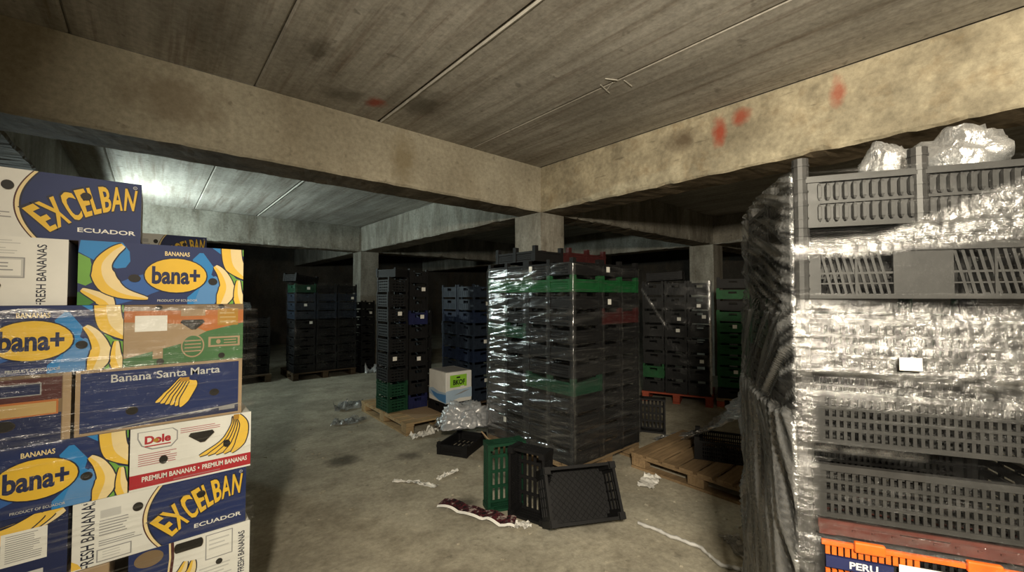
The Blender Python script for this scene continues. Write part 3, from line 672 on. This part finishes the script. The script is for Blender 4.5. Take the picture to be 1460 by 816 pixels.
# ------------------------------------------------------------------ near stack on the right
O = Vector((1.46, .391)); E1 = Vector((.477, -.878)); E2 = Vector((.878, .477)); RA = math.atan2(E1.y, E1.x)
def near(s, d, z=0.): p = O+E1*s+E2*d; return (p.x, p.y, z)
pallet(.62, .82, near(-.01, -.01), RA, 'wooden pallet under the tall film-wrapped stack at the right edge', M['wood'], h=.119)
PIT = .211
kinds = ['slots', 'slots', 'slots', 'slots', 'slots', 'slots', 'slots', 'lattice', 'fluted']; keys = ['grey', 'grey', 'black', 'grey', 'grey', 'grey', 'grey', 'grey', 'grey']
for k in range(9):
    for c in range(2):
        col = 'front' if c == 0 else 'rear'
        desc = 'grey slotted crate' if k != 3 else 'black and orange crate'
        if c == 1: desc = 'green crate' if k == 6 else 'grey crate'
        if c == 0 and k == 8: desc = 'ribbed grey crate'
        if c == 0 and k == 7: desc = 'grey diagonal-lattice crate'
        key = 'black' if (k == 3 and c == 0) else 'dgreen' if (k in (6,) and c == 1) else 'grey'
        o = crate('%s, %s, %s column of the right-hand stack' % (desc, ORD[k], col), near(.3, .2+.4*c, .119+PIT*k), RA, .6, .4, PIT, .152, kinds[k] if c == 0 else 'slots', key, 'round', 'crates of the right-hand wrapped stack', mid=(k == 8))
        if k == 3 and c == 0:
            y = -.2+.004
            b = MB()
            for i in range(16):
                for za, zb in ((.030, .068), (.110, .134)):
                    x = -.235+.0155*i
                    if x < -.02 or x > .06: b.box(x-.0055, x+.0055, y-.008, y-.002, za, zb)
            for i in range(6): b.box(.10+.0155*i, .111+.0155*i, y-.008, y-.002, .098, .128)
            link('orange_slat', b.mesh('orange_slat', M['p_orange']), o)['kind'] = 'stuff'
            b = MB(); b.box(-.25, .25, y-.012, y+.002, .137, .150); link('orange_rim', b.mesh('orange_rim', M['p_orange']), o)
            for x in (-.14, .10): link('orange_clip', bevel_box(x-.035, x+.035, y-.022, y-.008, .132, .162, .004, M['p_orange']), o)
            b = MB(); b.box(-.24, -.085, y-.010, y-.002, .074, .106); link('blue_nameplate', b.mesh('blue_nameplate', M['p_darkblue']), o)
            vs, fs, asp = glyphs('PERU', .03); b = MB(); b.add([(-.185+.065*p[0], y-.0112, .080+.020*p[1]) for p in vs], fs, M['c_lgrey']); link('lettering', b.mesh('lettering'), o)
            b = MB(); b.box(-.075, .075, y-.015, y-.012, .0, .118); link('paper_ticket', b.mesh('paper_ticket', M['c_paper']), o)['label'] = 'large white paper ticket'
            b = MB(); b.box(.085, .20, y-.0095, y-.002, .058, .092)
            for i in range(5): b.box(.09+.02*i, .102+.02*i, y-.0115, y-.0095, .064, .086, M['c_yellow'])
            link('yellow_mark', b.mesh('yellow_mark', M['p_black']), o)
        if k == 6 and c == 0: tag_label(o, -.05, .035, -.2-.036, .048, .034)
# red tray rim showing above the orange crate
rm = crate('red shallow tray lying in the black and orange crate of the right-hand stack', near(.31, .2, .119+PIT*3+.140), RA, .50, .30, .06, .05, 'handle', 'brick', 'square', mid=False)
def ridge(a): return 1-min(1, abs(a)*3.2)
# perimeter: s=0 at far end of the front face -> near corner at .62 -> back corner at 1.44
def sharp(a, k=5): return max(0, 1-abs(a)*k)**1.5
def z_of(y): return 1.6-(y-424)/596*1.25
def dnear(s, z, i):
    if i == 0:
        q = .62-s; den = dens_front(q, z)
        o = .007+.004*nz(s*4, z*18, 1)+.003*nz(s*12, z*60, 4)
        o += den*(.006*nz(s*22, z*60, 3)+.008*nz(s*62, z*80, 7)+.009*nz(s*105, z*120, 9))
        o -= .012*(1 if .0 < ((z-.119) % PIT)-.155 < .055 else 0)*(1-den)
        return max(o, -.004)
    if i == 1:
        q = s-.62
        o = .010+.022*math.sin(min(1, max(0, q/.82))*PI)*(.6+.4*nz(z*5, 2))
        if z > 1.55: o += .012*ridge(nz(q*2.2, (z-.25*q)*26, 2))+.010*nz(q*3, (z-.3*q)*12)
        elif z > 1.25: o += .02*ridge(nz((q+.9*z)*2.0, (z+.75*q)*17, 5))
        else: o += .030*ridge(nz((q*2.0-.7*z)*7, (z+q*.5)*1.4, 8))+.012*nz((q*2-.7*z)*22, z*2.2, 3)
        return o
    return .012+.008*nz(s*6, z*20, 3)
def band(x, a, b, e=.018): return max(0, min(1, (x-a)/e, (b-x)/e))
def dens_front(q, z):
    up = z-.10*max(0, q-.12)
    d = .60*band(up, 1.708+.008*nz(q*9, 1), 1.775-.3*max(0, .05-q)+.35*max(0, q-.22), .02)
    d = max(d, .52*band(z+.05*q, 1.36+.015*nz(q*6, 3), 1.600+.01*nz(q*7, 5), .03))
    d = max(d, .30*band(z, 1.28, 1.365, .02), .42*band(z, 1.15, 1.185, .02)*band(q, .0, .3), .36*band(q, -.1, .05)*band(z, .3, 1.36))
    d = max(d, .16*band(z, .9, .98, .03))
    return d
def dens_near(s, z, i):
    if i == 0: return dens_front(.62-s, z)*max(.25, 1+1.1*nz(s*30, z*60, 6)+.5*nz(s*80, z*110, 2))
    if i == 1:
        q = s-.62
        if z < 1.27: r = .75*sharp(nz((q*2.0-.7*z)*7, (z+q*.5)*1.4, 8), 5)+.5*sharp(nz((q*2.0-.7*z)*19, (z+q*.5)*1.8, 3), 6)+.12
        elif z < 1.6: r = .9*sharp(nz((q+.9*z)*1.6, (z+.75*q)*15, 5), 7)+.5*sharp(nz((q+.9*z)*2.0, (z+.75*q)*40, 1), 5)
        else: r = .7*sharp(nz(q*1.6, (z-.25*q)*20, 2), 6)+.5*sharp(nz(q*2, (z-.3*q)*45, 7), 5)
        return .10+1.5*r
    return .15
def tear(s, z, i):
    q = .62-s
    return i == 0 and (((q-.185)/.10)**2)**1.6+(((z-1.118+.02*q)/.024)**2)**1.6 < 1+.35*nz(q*60, z*60)
film('stretch_film', 'glossy crumpled stretch film wound round the tall crate stack at the right edge', [near(.615, -.012)[:2], near(-.012, -.012)[:2], near(-.012, .812)[:2], near(.615, .812)[:2]], .10, 2.0, .0075, M['film_near'], dnear, dens_near, tear,
     ztop=lambda s, i: 1.972+(.0 if i else .0)+.006*nz(s*7, 2))
# bags of film on top
def lump(name, label, c, r, seed, m, amp=.35, sub=4, cat='plastic film', flat=.0, fr=3.2):
    bm = bmesh.new(); bmesh.ops.create_icosphere(bm, subdivisions=sub, radius=1)
    vs = []; uv = []; dn = []
    for v in bm.verts:
        p = v.co; k = 1+amp*(nz(p.x*1.7+seed, p.y*1.7, p.z*1.7)+.5*ridge(nz(p.x*fr, p.y*fr+seed, p.z*fr))-.3+.25*nz(p.x*8, p.y*8, p.z*8+seed))
        q = Vector((p.x*k*r[0], p.y*k*r[1], max(p.z*k, -flat)*r[2])); vs.append((c[0]+q.x, c[1]+q.y, c[2]+q.z))
        uv.append((math.atan2(p.y, p.x)*.3, p.z*.5)); dn.append(.25*max(0, nz(p.x*3, p.y*3, p.z*3+seed)+.2))
    fs = [tuple(v.index for v in f.verts) for f in bm.faces]; bm.free()
    return sheet(name, label, vs, fs, uv, dn, m, cat)
lump('film_bundle', 'large crumpled clear film bundle on top of the right-hand stack', near(.46, .15, 2.00), (.13, .10, .10), 2., M['film_loose'], .3, 4, flat=.45)
lump('film_bundle', 'small crumpled film bundle on top of the right-hand stack, left of the round post', near(.27, .13, 1.99), (.055, .06, .085), 9., M['film_loose'], .3, 4, flat=.45)
# film tail hanging off the stack
vs = []; uv = []; dn = []; nu, nv = 30, 90
TT = [0, .15, .35, .6, .8, 1.0]; ZT = [1.27, 1.09, .80, .50, .27, .10]; ZB = [1.00, .88, .62, .36, .14, .02]
PX = [2.205, 2.65, 3.3, 3.85, 4.25, 4.38]; PY = [.745, .985, 1.33, 1.70, 2.02, 2.40]
def lut(t, a):
    for k in range(5):
        if t <= TT[k+1]: f = (t-TT[k])/(TT[k+1]-TT[k]); return a[k]+(a[k+1]-a[k])*f
    return a[-1]
sd = Vector((-.606, .795, 0))
for j in range(nv+1):
    t = j/nv; p = Vector((lut(t, PX), lut(t, PY), 0)); zt, zb = lut(t, ZT), lut(t, ZB); wd = .03+.28*t
    for i in range(nu+1):
        u = i/nu; fold = (.035*math.sin(i*1.7+4*nz(t*3, i*.25))+.035*nz(i*.5, t*14, 3)+.02*nz(i*1.3, t*40, 6))*(.35+.65*min(1, t*4))
        q = p+sd*((u-.4)*wd+fold)
        vs.append((q.x, q.y, max(.012+.02*abs(nz(i*.7, j*.3)), zt+(zb-zt)*u+.03*nz(i*.4, t*8, 9)))); uv.append((u*.4, t*2)); dn.append(.1+.9*max(0, nz(i*.8, t*9, 4)))
fs = [(j*(nu+1)+i, j*(nu+1)+i+1, (j+1)*(nu+1)+i+1, (j+1)*(nu+1)+i) for j in range(nv) for i in range(nu)]
sheet('film_tail', 'torn tail of stretch film hanging from the right-hand stack down to the floor', vs, fs, uv, dn, M['film_loose'])

# ------------------------------------------------------------------ centre stack
CX, CY, PZ, CH = 2.75, 2.38, .144, .1503
pallet(1.0, 1.2, (CX, CY, 0), 0, 'wooden pallet under the film-wrapped crate stack in the middle', M['wood'])
cols = [('right-hand front', (CX+.7, CY+.2), 0), ('corner', (CX+.2, CY+.3), PI/2), ('left-hand rear', (CX+.2, CY+.9), PI/2), ('hidden middle', (CX+.7, CY+.6), 0), ('hidden rear', (CX+.7, CY+1.0), 0)]
for cn, (x, y), r in cols:
    for k in range(12):
        key, word = 'charcoal', 'black'
        if k == 10 and cn in ('corner', 'right-hand front', 'left-hand rear'): key, word = ('green', 'green')
        if k == 8 and cn == 'right-hand front': key, word = 'maroon', 'dark red'
        if (k, cn) in ((7, 'left-hand rear'), (4, 'corner')): key, word = 'dgreen', 'dark green'
        lab = '%s crate, %s, %s column of wrapped middle stack' % (word, ORD[k], cn)
        if cn.startswith('hidden'):
            o = thing('plastic_crate', 'crate inside the wrapped middle stack, behind its outer crates', 'crate', (x, y, PZ+CH*k), r, 'crates inside the wrapped middle stack', far_crate_mesh(.6, .4, CH, .112, key, 'slots'))
        else:
            o = crate(lab, (x, y, PZ+CH*k), r, .6, .4, CH, .112, 'slots' if k % 3 else 'rails', key, 'square', 'crates of the wrapped middle stack')
            for (cc, kk, xx) in (('right-hand front', 11, -.22), ('right-hand front', 9, -.20)):
                if cc == cn and kk == k: tag_label(o, xx, .06, -.2-.012, .05, .05)
            if (cn, k) in (('corner', 11), ): tag_label(o, .22, .07, .2+.014, .04, .05, rot=PI)
            if (cn, k) == ('left-hand rear', 1): tag_label(o, .0, .07, .2+.014, .04, .05, rot=PI)
for lab, x, y, r, key in (('charcoal crate standing loose on top of the middle stack, below the concrete column', CX+.21, CY+.78, PI/2, 'charcoal'), ('dark red crate on the top right of the middle stack', CX+.70, CY+.60, 0, 'maroon')):
    crate(lab, (x, y, PZ+CH*12), r, .6, .4, .15, .10, 'slots', key, 'square', 'loose crates on top of the middle stack')
def dmid(s, z, i):
    o = .012+.008*nz(s*2.2, (z+.12*s)*15, 2)+.004*nz(s*7, (z-.1*s)*40, 5)
    o -= .007*(1 if ((z-PZ) % CH) > .115 else 0)
    if i in (0,) : o += .008*ridge(nz(s*1.5, (z-.18*s)*22, 3))
    return max(o, .002)
def denmid(s, z, i):
    d = .30*sharp(nz(s*1.1, (z-(.16 if i == 0 else -.16)*s)*17, 4), 9)*(.4+max(0, nz(s*2.5, z*3, 8)))
    q = s if i == 0 else s-1.208
    for x0 in ((.0, .308, .608, .908, 1.2) if i == 0 else (.02, .41, .71, 1.0)): d += .22*max(0, 1-abs(q-x0)/.014)*(.6+nz(z*9, x0))  # highlights along the post edges painted in as whiter film
    if i == 0:                                   # left face: s=0 at the far end
        d += .35*band(z, 1.72+.03*nz(s*5, 2), 1.86+.02*nz(s*4, 7), .03)*band(s, .25, .85, .1)*(.5+.9*max(0, nz(s*10, z*30)))
        d += .16*band(s, -.1, .36, .08)+.10*band(z, .1, .9, .1)  # whiter film at the far end strengthens the glint there
        d += .22*band(z-.10*s, 1.32, 1.40, .03)*band(s, .75, 1.3, .1)*(.4+max(0, nz(s*9, z*22)))
    if i == 1: d += .30*band(z-.12*(s-1.2), 1.36, 1.44, .03)*(.3+max(0, nz(s*7, z*26)))+.06*band(z, .1, 1.2, .2)
    return d
film('stretch_film', 'glinting stretch film wound round the crate stack in the middle', [(CX-.008, CY+1.208), (CX-.008, CY-.008), (CX+1.008, CY-.008), (CX+1.008, CY+1.208)], .12, 1.93, .0125, M['film'], dmid, denmid, ztop=lambda s, i: 1.89+.03*nz(s*4, 5))

# ------------------------------------------------------------------ stacks behind
def stack(desc, x, y, r, L, W, H, n, z0=.144, keys='black', kind='handle', tickets=(), group=None, hb=None, side=-1):
    for k in range(n):
        key = keys if isinstance(keys, str) else keys[k]
        wd = {'black': 'black', 'green': 'green', 'dgreen': 'dark green', 'blue': 'dark blue', 'slate': 'slate blue', 'charcoal': 'charcoal', 'darkblue': 'navy blue'}[key]
        o = thing('plastic_crate', '%s crate, %s, %s' % (wd, ORD[k], desc), 'crate', (x+random.uniform(-.006, .006), y+random.uniform(-.006, .006), z0+H*k), r+random.uniform(-.012, .012), group, far_crate_mesh(L, W, H, hb or H*.82, key, kind))
        for (kk, xx, zz) in tickets:
            if kk == k: tag_label(o, xx, zz, -W/2-.008, .055, .05)
# open pallet with the two black columns and the white carton
pallet(1.0, 1.42, (2.24, 4.46, 0), -.02, 'pale wooden pallet holding black crates and a white carton', M['wood_pale'], nb=9)
b = MB(); b.box(2.42, 3.12, 4.55, 5.85, .145, .149); thing('cardboard_sheet', 'brown cardboard sheet lying on the pale pallet under the black crates', 'cardboard', me=b.mesh('cardboard_sheet', M['c_kraft']))
g = 'black crates on the pale pallet'
stack('left column on the pale pallet', 2.395, 5.18, 0, .27, .36, .19, 9, .15, ['dgreen', 'dgreen', 'black', 'black', 'black', 'black', 'black', 'black', 'black'], 'rails', [(6, .02, .1), (3, -.05, .1)], g)
stack('right column on the pale pallet', 2.675, 5.16, 0, .27, .36, .182, 10, .15, ['darkblue', 'black', 'black', 'black', 'black', 'black', 'darkblue', 'black', 'black', 'black'], 'handle', [(8, .06, .1), (6, .05, .1), (3, .0, .1)], g)
stack('column behind the white carton', 2.96, 5.55, 0, .27, .36, .18, 7, .15, 'black', 'handle', (), g)
crate('black crate under the white carton on the pale pallet', (2.98, 4.69, .15), -.03, .40, .46, .122, .118, 'handle', 'black', mid=False)
wb = thing('white_carton', 'white carton with a green label and blue band on a black crate', 'box', (2.98, 4.69, .273), -.03)
link('carton_body', bevel_box(-.19, .19, -.22, .22, 0, .385, .008, M['c_white']), wb)
link('lid_recess', bevel_box(-.165, .165, -.19, .19, .3855, .388, .001, M['c_grey'], 1), wb)
F = Face(.38, .385, .44)
F.poly([(0, .40), (.3, .43), (.6, .42), (1, .45), (1, .12), (.6, .02), (.2, .0), (0, .02)], 'icy'); F.poly([(.3, .24), (.7, .36), (.95, .38), (.6, .28)], 'grey'); F.poly([(.0, .02), (.5, .14), (1, .12), (.6, .02)], 'white')
F.rect(.15, .80, .50, .90, 'lime'); F.text('BKOF', .5, .66, .17, 'blackp', wd=.46, bold=.04); F.rect(.40, .54, .79, .84, 'blackp'); F.rect(.55, .70, .50, .53, 'paper')
link('printed_label', F.b.mesh('printed_label'), wb)
F = Face(.44, .385, .38)
F.poly([(0, .36), (.25, .42), (.6, .34), (1, .36), (1, 0), (.6, .04), (.3, .12), (0, .2)], 'icy'); F.poly([(.1, .32), (.5, .26), (1, .3), (1, .03), (.6, .06), (.3, .16)], 'paleblue')
link('printed_band', F.b.mesh('printed_band'), wb).rotation_euler = (0, 0, -PI/2)
# loose crate on its side on top of the black columns
stack('lying on top of the left column on the pale pallet', 2.42, 5.20, .3, .27, .36, .12, 1, .15+9*.19+.001, 'charcoal', 'rails')
# slate blue stack between the pale pallet and the middle stack
pallet(.82, .8, (3.36, 4.72, 0), 0, 'dark pallet under the slate blue crate stack', M['wood_dark'])
for c in range(2):
    stack(('near' if c == 0 else 'far')+' column of the slate blue stack', 3.58+.0*c, 4.95+.42*c, 0, .38, .40, .182, 9, .146, ['slate', 'slate', 'slate', 'blue', 'slate', 'slate', 'blue', 'slate', 'slate'], 'handle', [(8, .1, .09), (7, .05, .09), (6, .08, .1), (4, .02, .1), (3, .1, .05), (1, .03, .1)] if c == 0 else (), 'slate blue crates')
# far stack under the next beam
pallet(1.2, 1.0, (2.06, 8.75, 0), 0, 'dark pallet under the far black crate stack left of the far column', M['wood_dark'])
gf = 'crates of the far stack'
for c in range(3):
    stack(('left', 'middle', 'right')[c]+' column of the far stack', 2.27+.4*c, 9.05, 0, .38, .58, .172, 10, .146, ['black']*3+['black', 'black', 'black', 'slate', 'slate', 'slate', 'dgreen' if c == 0 else 'black'], 'rails' if c else 'handle', [(9, .05, .08), (7, 0, .1), (5, .1, .1)] if c == 0 else [(8, .1, .06)] if c == 2 else (), gf)
def dfar(s, z, i): return .012+.015*nz(s*3, z*9, 2)+.006*nz(s*9, z*30, 4)
film('stretch_film', 'stretch film round the far black crate stack', [(2.06, 9.36), (2.06, 8.74), (3.28, 8.74), (3.28, 9.36)], .2, 1.9, .03, M['film_far'], dfar, lambda s, z, i: .08*max(0, nz(s*4, z*9)))
crate('tilted black crate on top of the far stack', (2.25, 9.05, .146+1.72+.02), .4, .5, .38, .16, .13, 'rails', 'charcoal', mid=False).rotation_euler = (.0, .12, .4)
stack('narrow column before the far concrete column', 3.50, 8.98, .1, .30, .40, .17, 9, .0, 'black', 'handle', [(7, .06, .08)], 'narrow far column')
# dark heap at the far left
pallet(1.2, 1.0, (.55, 9.0, 0), 0, 'dark pallet in the shadow right of the banana cartons', M['wood_dark'])
for c in range(3): stack(('left', 'middle', 'right')[c]+' column in the shadow beyond the cartons', .75+.4*c, 9.4, 0, .38, .58, .18, 8-c, .146, 'charcoal', 'rails', (), 'crates in the shadow')
lump('film_bundle', 'gleaming film bundle on the dark stack right of the banana cartons', (1.22, 9.3, 1.36), (.22, .22, .2), 4., M['film_loose'], .3)
# red pallet stack, back right
ra = math.atan2(-.93, .37); ro = Vector((5.80, 3.62)); rx = Vector((math.cos(ra), math.sin(ra))); ry = Vector((-math.sin(ra), math.cos(ra)))
def red(s, d): p = ro+rx*s+ry*d; return p.x, p.y
t = pallet(1.0, .8, (*red(-.01, 0), 0), ra, 'red painted pallet under the black crates at the back right', M['wood_red'], h=.15)
for c in range(3):
    x, y = red(.165+.325*c, .22)
    ks = ['black']*9
    if c == 0: ks[1] = 'green'
    stack(('left', 'middle', 'right')[c]+' column on the red pallet', x, y, ra, .31, .40, .212, 8, .152, ks, 'handle', [[(4, .1, .12)] if False else (), [(5, .05, .06), (4, .03, .1)], [(6, .0, .05), (5, .07, .1), (2, .03, .08)]][c], 'black crates on the red pallet', side=-1)
x, y = red(.33, .23)
o = crate('broken black crate lying tilted on top of the red pallet stack', (x, y, .152+8*.212+.012), ra, .52, .36, .13, .12, 'rails', 'black', mid=False); o.rotation_euler = (.0, -.05, ra)
film('stretch_film', 'torn film strip round the crates on the red pallet', [red(-.012, -.012), red(.985, -.012), red(.985, .45)], .2, 1.84, .02, M['film_far'], lambda s, z, i: .01+.01*nz(s*5, z*12), lambda s, z, i: .5*band(abs(s-.985), -.1, .03, .02)+.4*band(z+1.6*s, 1.72, 1.78, .02)*band(s, 0, .36), closed=False)
# green stack
t = pallet(.8, .8, (*red(1.03, .02), 0), ra, 'reddish wooden pallet under the green crates at the back right', M['wood'], h=.15, blockm=M['wood_red'])
x, y = red(1.26, .24)
stack('column beside the red pallet', x, y, ra, .42, .44, .158, 11, .152, ['black', 'green', 'green', 'green', 'green', 'green', 'green', 'green', 'black', 'green', 'black'], 'handle', [(6, .02, .08), (2, .03, .07)], 'green crates at the back right')

# ------------------------------------------------------------------ floor clutter
pallet(1.0, 1.22, (3.45, 1.06, 0), .0, 'weathered wooden pallet on the floor between the middle and right-hand stacks', M['wood'], nb=8)
crate('shallow black crate lying on the weathered pallet', (3.99, 1.66, .146), -1.15, .48, .36, .2, .17, 'slots', 'black', mid=False)
o = crate('black crate standing on end on the floor behind the weathered pallet', (4.62, 2.75, .2), .5, .4, .3, .16, .14, 'rails', 'black', mid=False); o.rotation_euler = (0, -PI/2, .5); o.location.z = .2
o = crate('green crate standing on end on the floor in front of the middle stack', (2.10, 2.56, .0), 0, .5, .3, .15, .14, 'slots', 'dgreen', mid=False); o.rotation_euler = (0, -PI/2, 1.2); o.location.z = .25
o = crate('black crate lying open side up, tipped, nearest on the floor before the middle stack', (2.33, 2.12, .0), 0, .52, .36, .24, .22, 'lattice', 'black', mid=False); 
b = MB(); b.box(-.24, .24, -.16, .16, .018, .021)
for q in range(-9, 10):
    for sg in (-1, 1):
        x = q*.044; ya, yb = -.155, .155; xa, xb = x-sg*.155, x+sg*.155
        f0 = max(0, (-.235-xa)/(xb-xa) if sg > 0 else (.235-xa)/(xb-xa)); f1 = min(1, (.235-xa)/(xb-xa) if sg > 0 else (-.235-xa)/(xb-xa))
        if f1-f0 > .1: b.bar((xa+(xb-xa)*f0, ya+.31*f0, .025), (xa+(xb-xa)*f1, ya+.31*f1, .025), .006, hd=.008)
link('base_plate', b.mesh('base_plate', M['p_black']), o)
o.name = o.name; o.rotation_euler = (math.radians(62), 0, math.radians(-28)); o.location = (2.33, 2.02, .172)
o = crate('black crate standing on edge behind the tipped black crate', (2.4, 2.3, .0), 0, .5, .3, .15, .14, 'slots', 'black', mid=False); o.rotation_euler = (0, -PI/2, .3); o.location = (2.19, 2.27, .25)
crate('black broken crate with a film bundle on it before the pale pallet', (2.52, 3.72, .004), .5, .48, .34, .12, .10, 'rails', 'black', mid=False)
lump('film_bundle', 'big white crumpled film bundle on the broken crate before the middle stack', (2.66, 3.86, .22), (.27, .24, .21), 5., M['bag'], .45, 5)
lump('film_bundle', 'clear film bundle leaning on the middle stack beside the white one', (2.60, 4.16, .14), (.13, .12, .14), 12., M['film_loose'], .45, 4)
b = MB(); b.box(-.05, .05, -.17, .17, 0, .012); o = thing('cardboard_flap', 'tan cardboard flap leaning beside the white film bundle', 'cardboard', (2.62, 3.36, .12), .3, me=b.mesh('cardboard_flap', M['c_kraft'])); o.rotation_euler = (.5, .9, .3)
def rag(name, label, pts, wd, seed, m, cat='paper', amp=.05):
    vs = []; uv = []; dn = []; nu, nv = 8, 22; P = [Vector((*p, 0)) for p in pts]
    for j in range(nv+1):
        t = j/nv*(len(P)-1); k = min(int(t), len(P)-2); p = P[k].lerp(P[k+1], t-k); d = (P[k+1]-P[k]).normalized(); sdv = Vector((-d.y, d.x, 0))
        for i in range(nu+1):
            u = i/nu-.5; q = p+sdv*u*wd*(1+.5*nz(j*.3, seed)); z = .006+amp*abs(nz(i*.45+seed, j*.35, seed))*(1+nz(j*.2, seed))
            vs.append((q.x+.02*nz(i, j*.4, seed), q.y+.02*nz(i*.6, j, seed+2), z)); uv.append((u*wd, t)); dn.append(.2)
    return sheet(name, label, vs, [(j*(nu+1)+i, j*(nu+1)+i+1, (j+1)*(nu+1)+i+1, (j+1)*(nu+1)+i) for j in range(nv) for i in range(nu)], uv, dn, m, cat)
rag('paper_scrap', 'white crumpled paper scrap on the floor before the pale pallet', [(2.24, 4.36), (2.42, 4.36), (2.62, 4.42)], .12, 3., M['c_paper'], amp=.09)
rag('film_scrap', 'clear film scrap on the floor left of the pale pallet', [(2.0, 6.2), (2.2, 6.15), (2.45, 6.3)], .35, 6., M['film_loose'], 'plastic film', .14)
rag('film_scrap', 'white film scrap under the carton end of the pale pallet, left corner', [(1.75, 5.5), (1.95, 5.4), (2.12, 5.5)], .2, 16., M['film_loose'], 'plastic film', .10)
rag('film_scrap', 'white bag lying by the foot of the far concrete column', [(3.5, 8.55), (3.75, 8.7), (3.9, 8.6)], .3, 26., M['bag'], 'plastic film', .25)
rag('film_scrap', 'small clear film scrap beside the standing crate behind the weathered pallet', [(4.2, 2.35), (4.3, 2.45), (4.4, 2.45)], .12, 36., M['film_loose'], 'plastic film', .06)
# the patterned strip, white edged
b = MB(); n = 24; vs = []
P = [(1.70, 2.80), (1.76, 2.66), (1.80, 2.50), (1.86, 2.40), (1.89, 2.27), (1.94, 2.21)]
def along(t): k = min(int(t*5), 4); f = t*5-k; return Vector(P[k]).lerp(Vector(P[k+1]), f), (Vector(P[k+1])-Vector(P[k])).normalized()
for i in range(n+1):
    p, d = along(i/n); sdv = Vector((-d.y, d.x)); h = .02+.018*abs(math.sin(i*.5))
    for o_, zz in ((-.055, 0), (-.040, .012), (.05, .02)): q = p+sdv*o_; vs.append((q.x, q.y, .004+h+zz))
t = thing('printed_strip', 'wavy strip of dark red printed card with a white edge on the floor', 'cardboard')
a = MB(); a.add(vs, [(3*i+1, 3*i+2, 3*i+5, 3*i+4) for i in range(n)], None)
m, nt, out = mat('printed_strip_pattern'); c = ramp(nt, noise_tex(nt, 30, detail=2), [(.42, (.015, .01, .012)), (.5, (.11, .02, .028)), (.56, (.02, .012, .016)), (.66, (.35, .27, .25))]); principled(nt, out, c, .5, .3)
link('printed_face', a.mesh('printed_face', m), t)
a = MB(); a.add(vs, [(3*i, 3*i+1, 3*i+4, 3*i+3) for i in range(n)], None); link('white_edge', a.mesh('white_edge', M['c_paper']), t)
rag('paper_scrap', 'white paper scrap at the end of the dark red strip', [(1.93, 2.26), (1.98, 2.2), (2.04, 2.17)], .08, 8., M['c_paper'], amp=.04)
rag('paper_scrap', 'narrow white paper strip on the floor left of the green crate', [(1.62, 3.45), (1.75, 3.30), (1.84, 3.10)], .05, 18., M['c_paper'], amp=.03)
rag('paper_scrap', 'small white paper strip on the floor behind the narrow one', [(1.92, 3.22), (2.02, 3.25), (2.16, 3.27)], .04, 28., M['c_paper'], amp=.04)
rag('paper_scrap', 'pinkish paper scrap on the floor at the corner of the weathered pallet', [(3.15, 1.95), (3.3, 2.0), (3.42, 2.02)], .14, 38., M['c_white'], amp=.05)
def string(name, label, pts, r, m, seed=0.):
    b = MB(); n = 60; k = 5; vs = []
    for i in range(n+1):
        t = i/n*(len(pts)-1); j = min(int(t), len(pts)-2); p = Vector(pts[j]).lerp(Vector(pts[j+1]), t-j)
        p += Vector((.02*nz(i*.2, seed), .02*nz(i*.2, seed+5), 0)); rr = r*(1+.6*nz(i*.5, seed))
        vs += [(p.x+rr*math.cos(2*PI*q/k), p.y+rr*.3*math.cos(2*PI*q/k), .002+r+.01*abs(nz(i*.3, seed+1))+rr*math.sin(2*PI*q/k)) for q in range(k)]
    b.add(vs, [(i*k+q, i*k+(q+1) % k, (i+1)*k+(q+1) % k, (i+1)*k+q) for i in range(n) for q in range(k)])
    return thing(name, label, 'string', me=b.mesh(name, m, True))
string('plastic_twine', 'pale twisted plastic twine trailing over the bright floor at the lower right', [(2.62, 1.68, 0), (2.64, 1.46, 0), (2.66, 1.25, 0), (2.58, 1.1, 0), (2.66, .95, 0), (2.6, .8, 0)], .012, M['c_lgrey'], 2.)
rag('paper_scrap', 'small crumpled pale scrap on the floor at the bottom of the picture', [(2.05, 1.28), (2.1, 1.2), (2.16, 1.14)], .07, 48., M['c_lgrey'], amp=.03)
rag('film_scrap', 'dusty film scrap at the corner of the right-hand stack by the weathered pallet', [(2.75, .95), (2.85, 1.1), (2.95, 1.2)], .12, 58., M['film_loose'], 'plastic film', .05)

b = MB()
for q in range(150):
    x, y = random.uniform(.8, 3.4), random.uniform(.9, 5.5); r = random.uniform(.004, .014); a = random.uniform(0, PI)
    b.box(-r, r, -r*.7, r*.7, 0, r*.8, None, Matrix.Translation((x, y, 0)) @ Matrix.Rotation(a, 4, 'Z'))
o = thing('concrete_crumbs', 'small crumbs of concrete scattered over the floor', 'rubble', me=b.mesh('concrete_crumbs', M['floor'])); o['kind'] = 'stuff'

# ------------------------------------------------------------------ flood lamp in the next bay
fa = math.atan2(-1.0, 2.28)
t = thing('lamp_bar', 'cold white lamp bar on a tripod standing behind the carton stack', 'lamp', (-1.13, 8.52, 0), fa)
link('lamp_head', bevel_box(-.06, .03, -.27, .27, 2.18, 2.38, .01, M['p_black']), t)
b = MB(); b.box(.031, .036, -.25, .25, 2.2, 2.36); link('lamp_glass', b.mesh('lamp_glass', M['lamp_glass']), t)
b = MB(); b.cyl((0, 0, .5), .018, 1.68, 10); link('pole', b.mesh('pole', M['p_black']), t)
for a in range(3):
    b = MB(); b.bar((0, 0, .75), (.4*math.cos(a*2.1), .4*math.sin(a*2.1), .012), .02); link('leg', b.mesh('leg', M['p_black']), t)
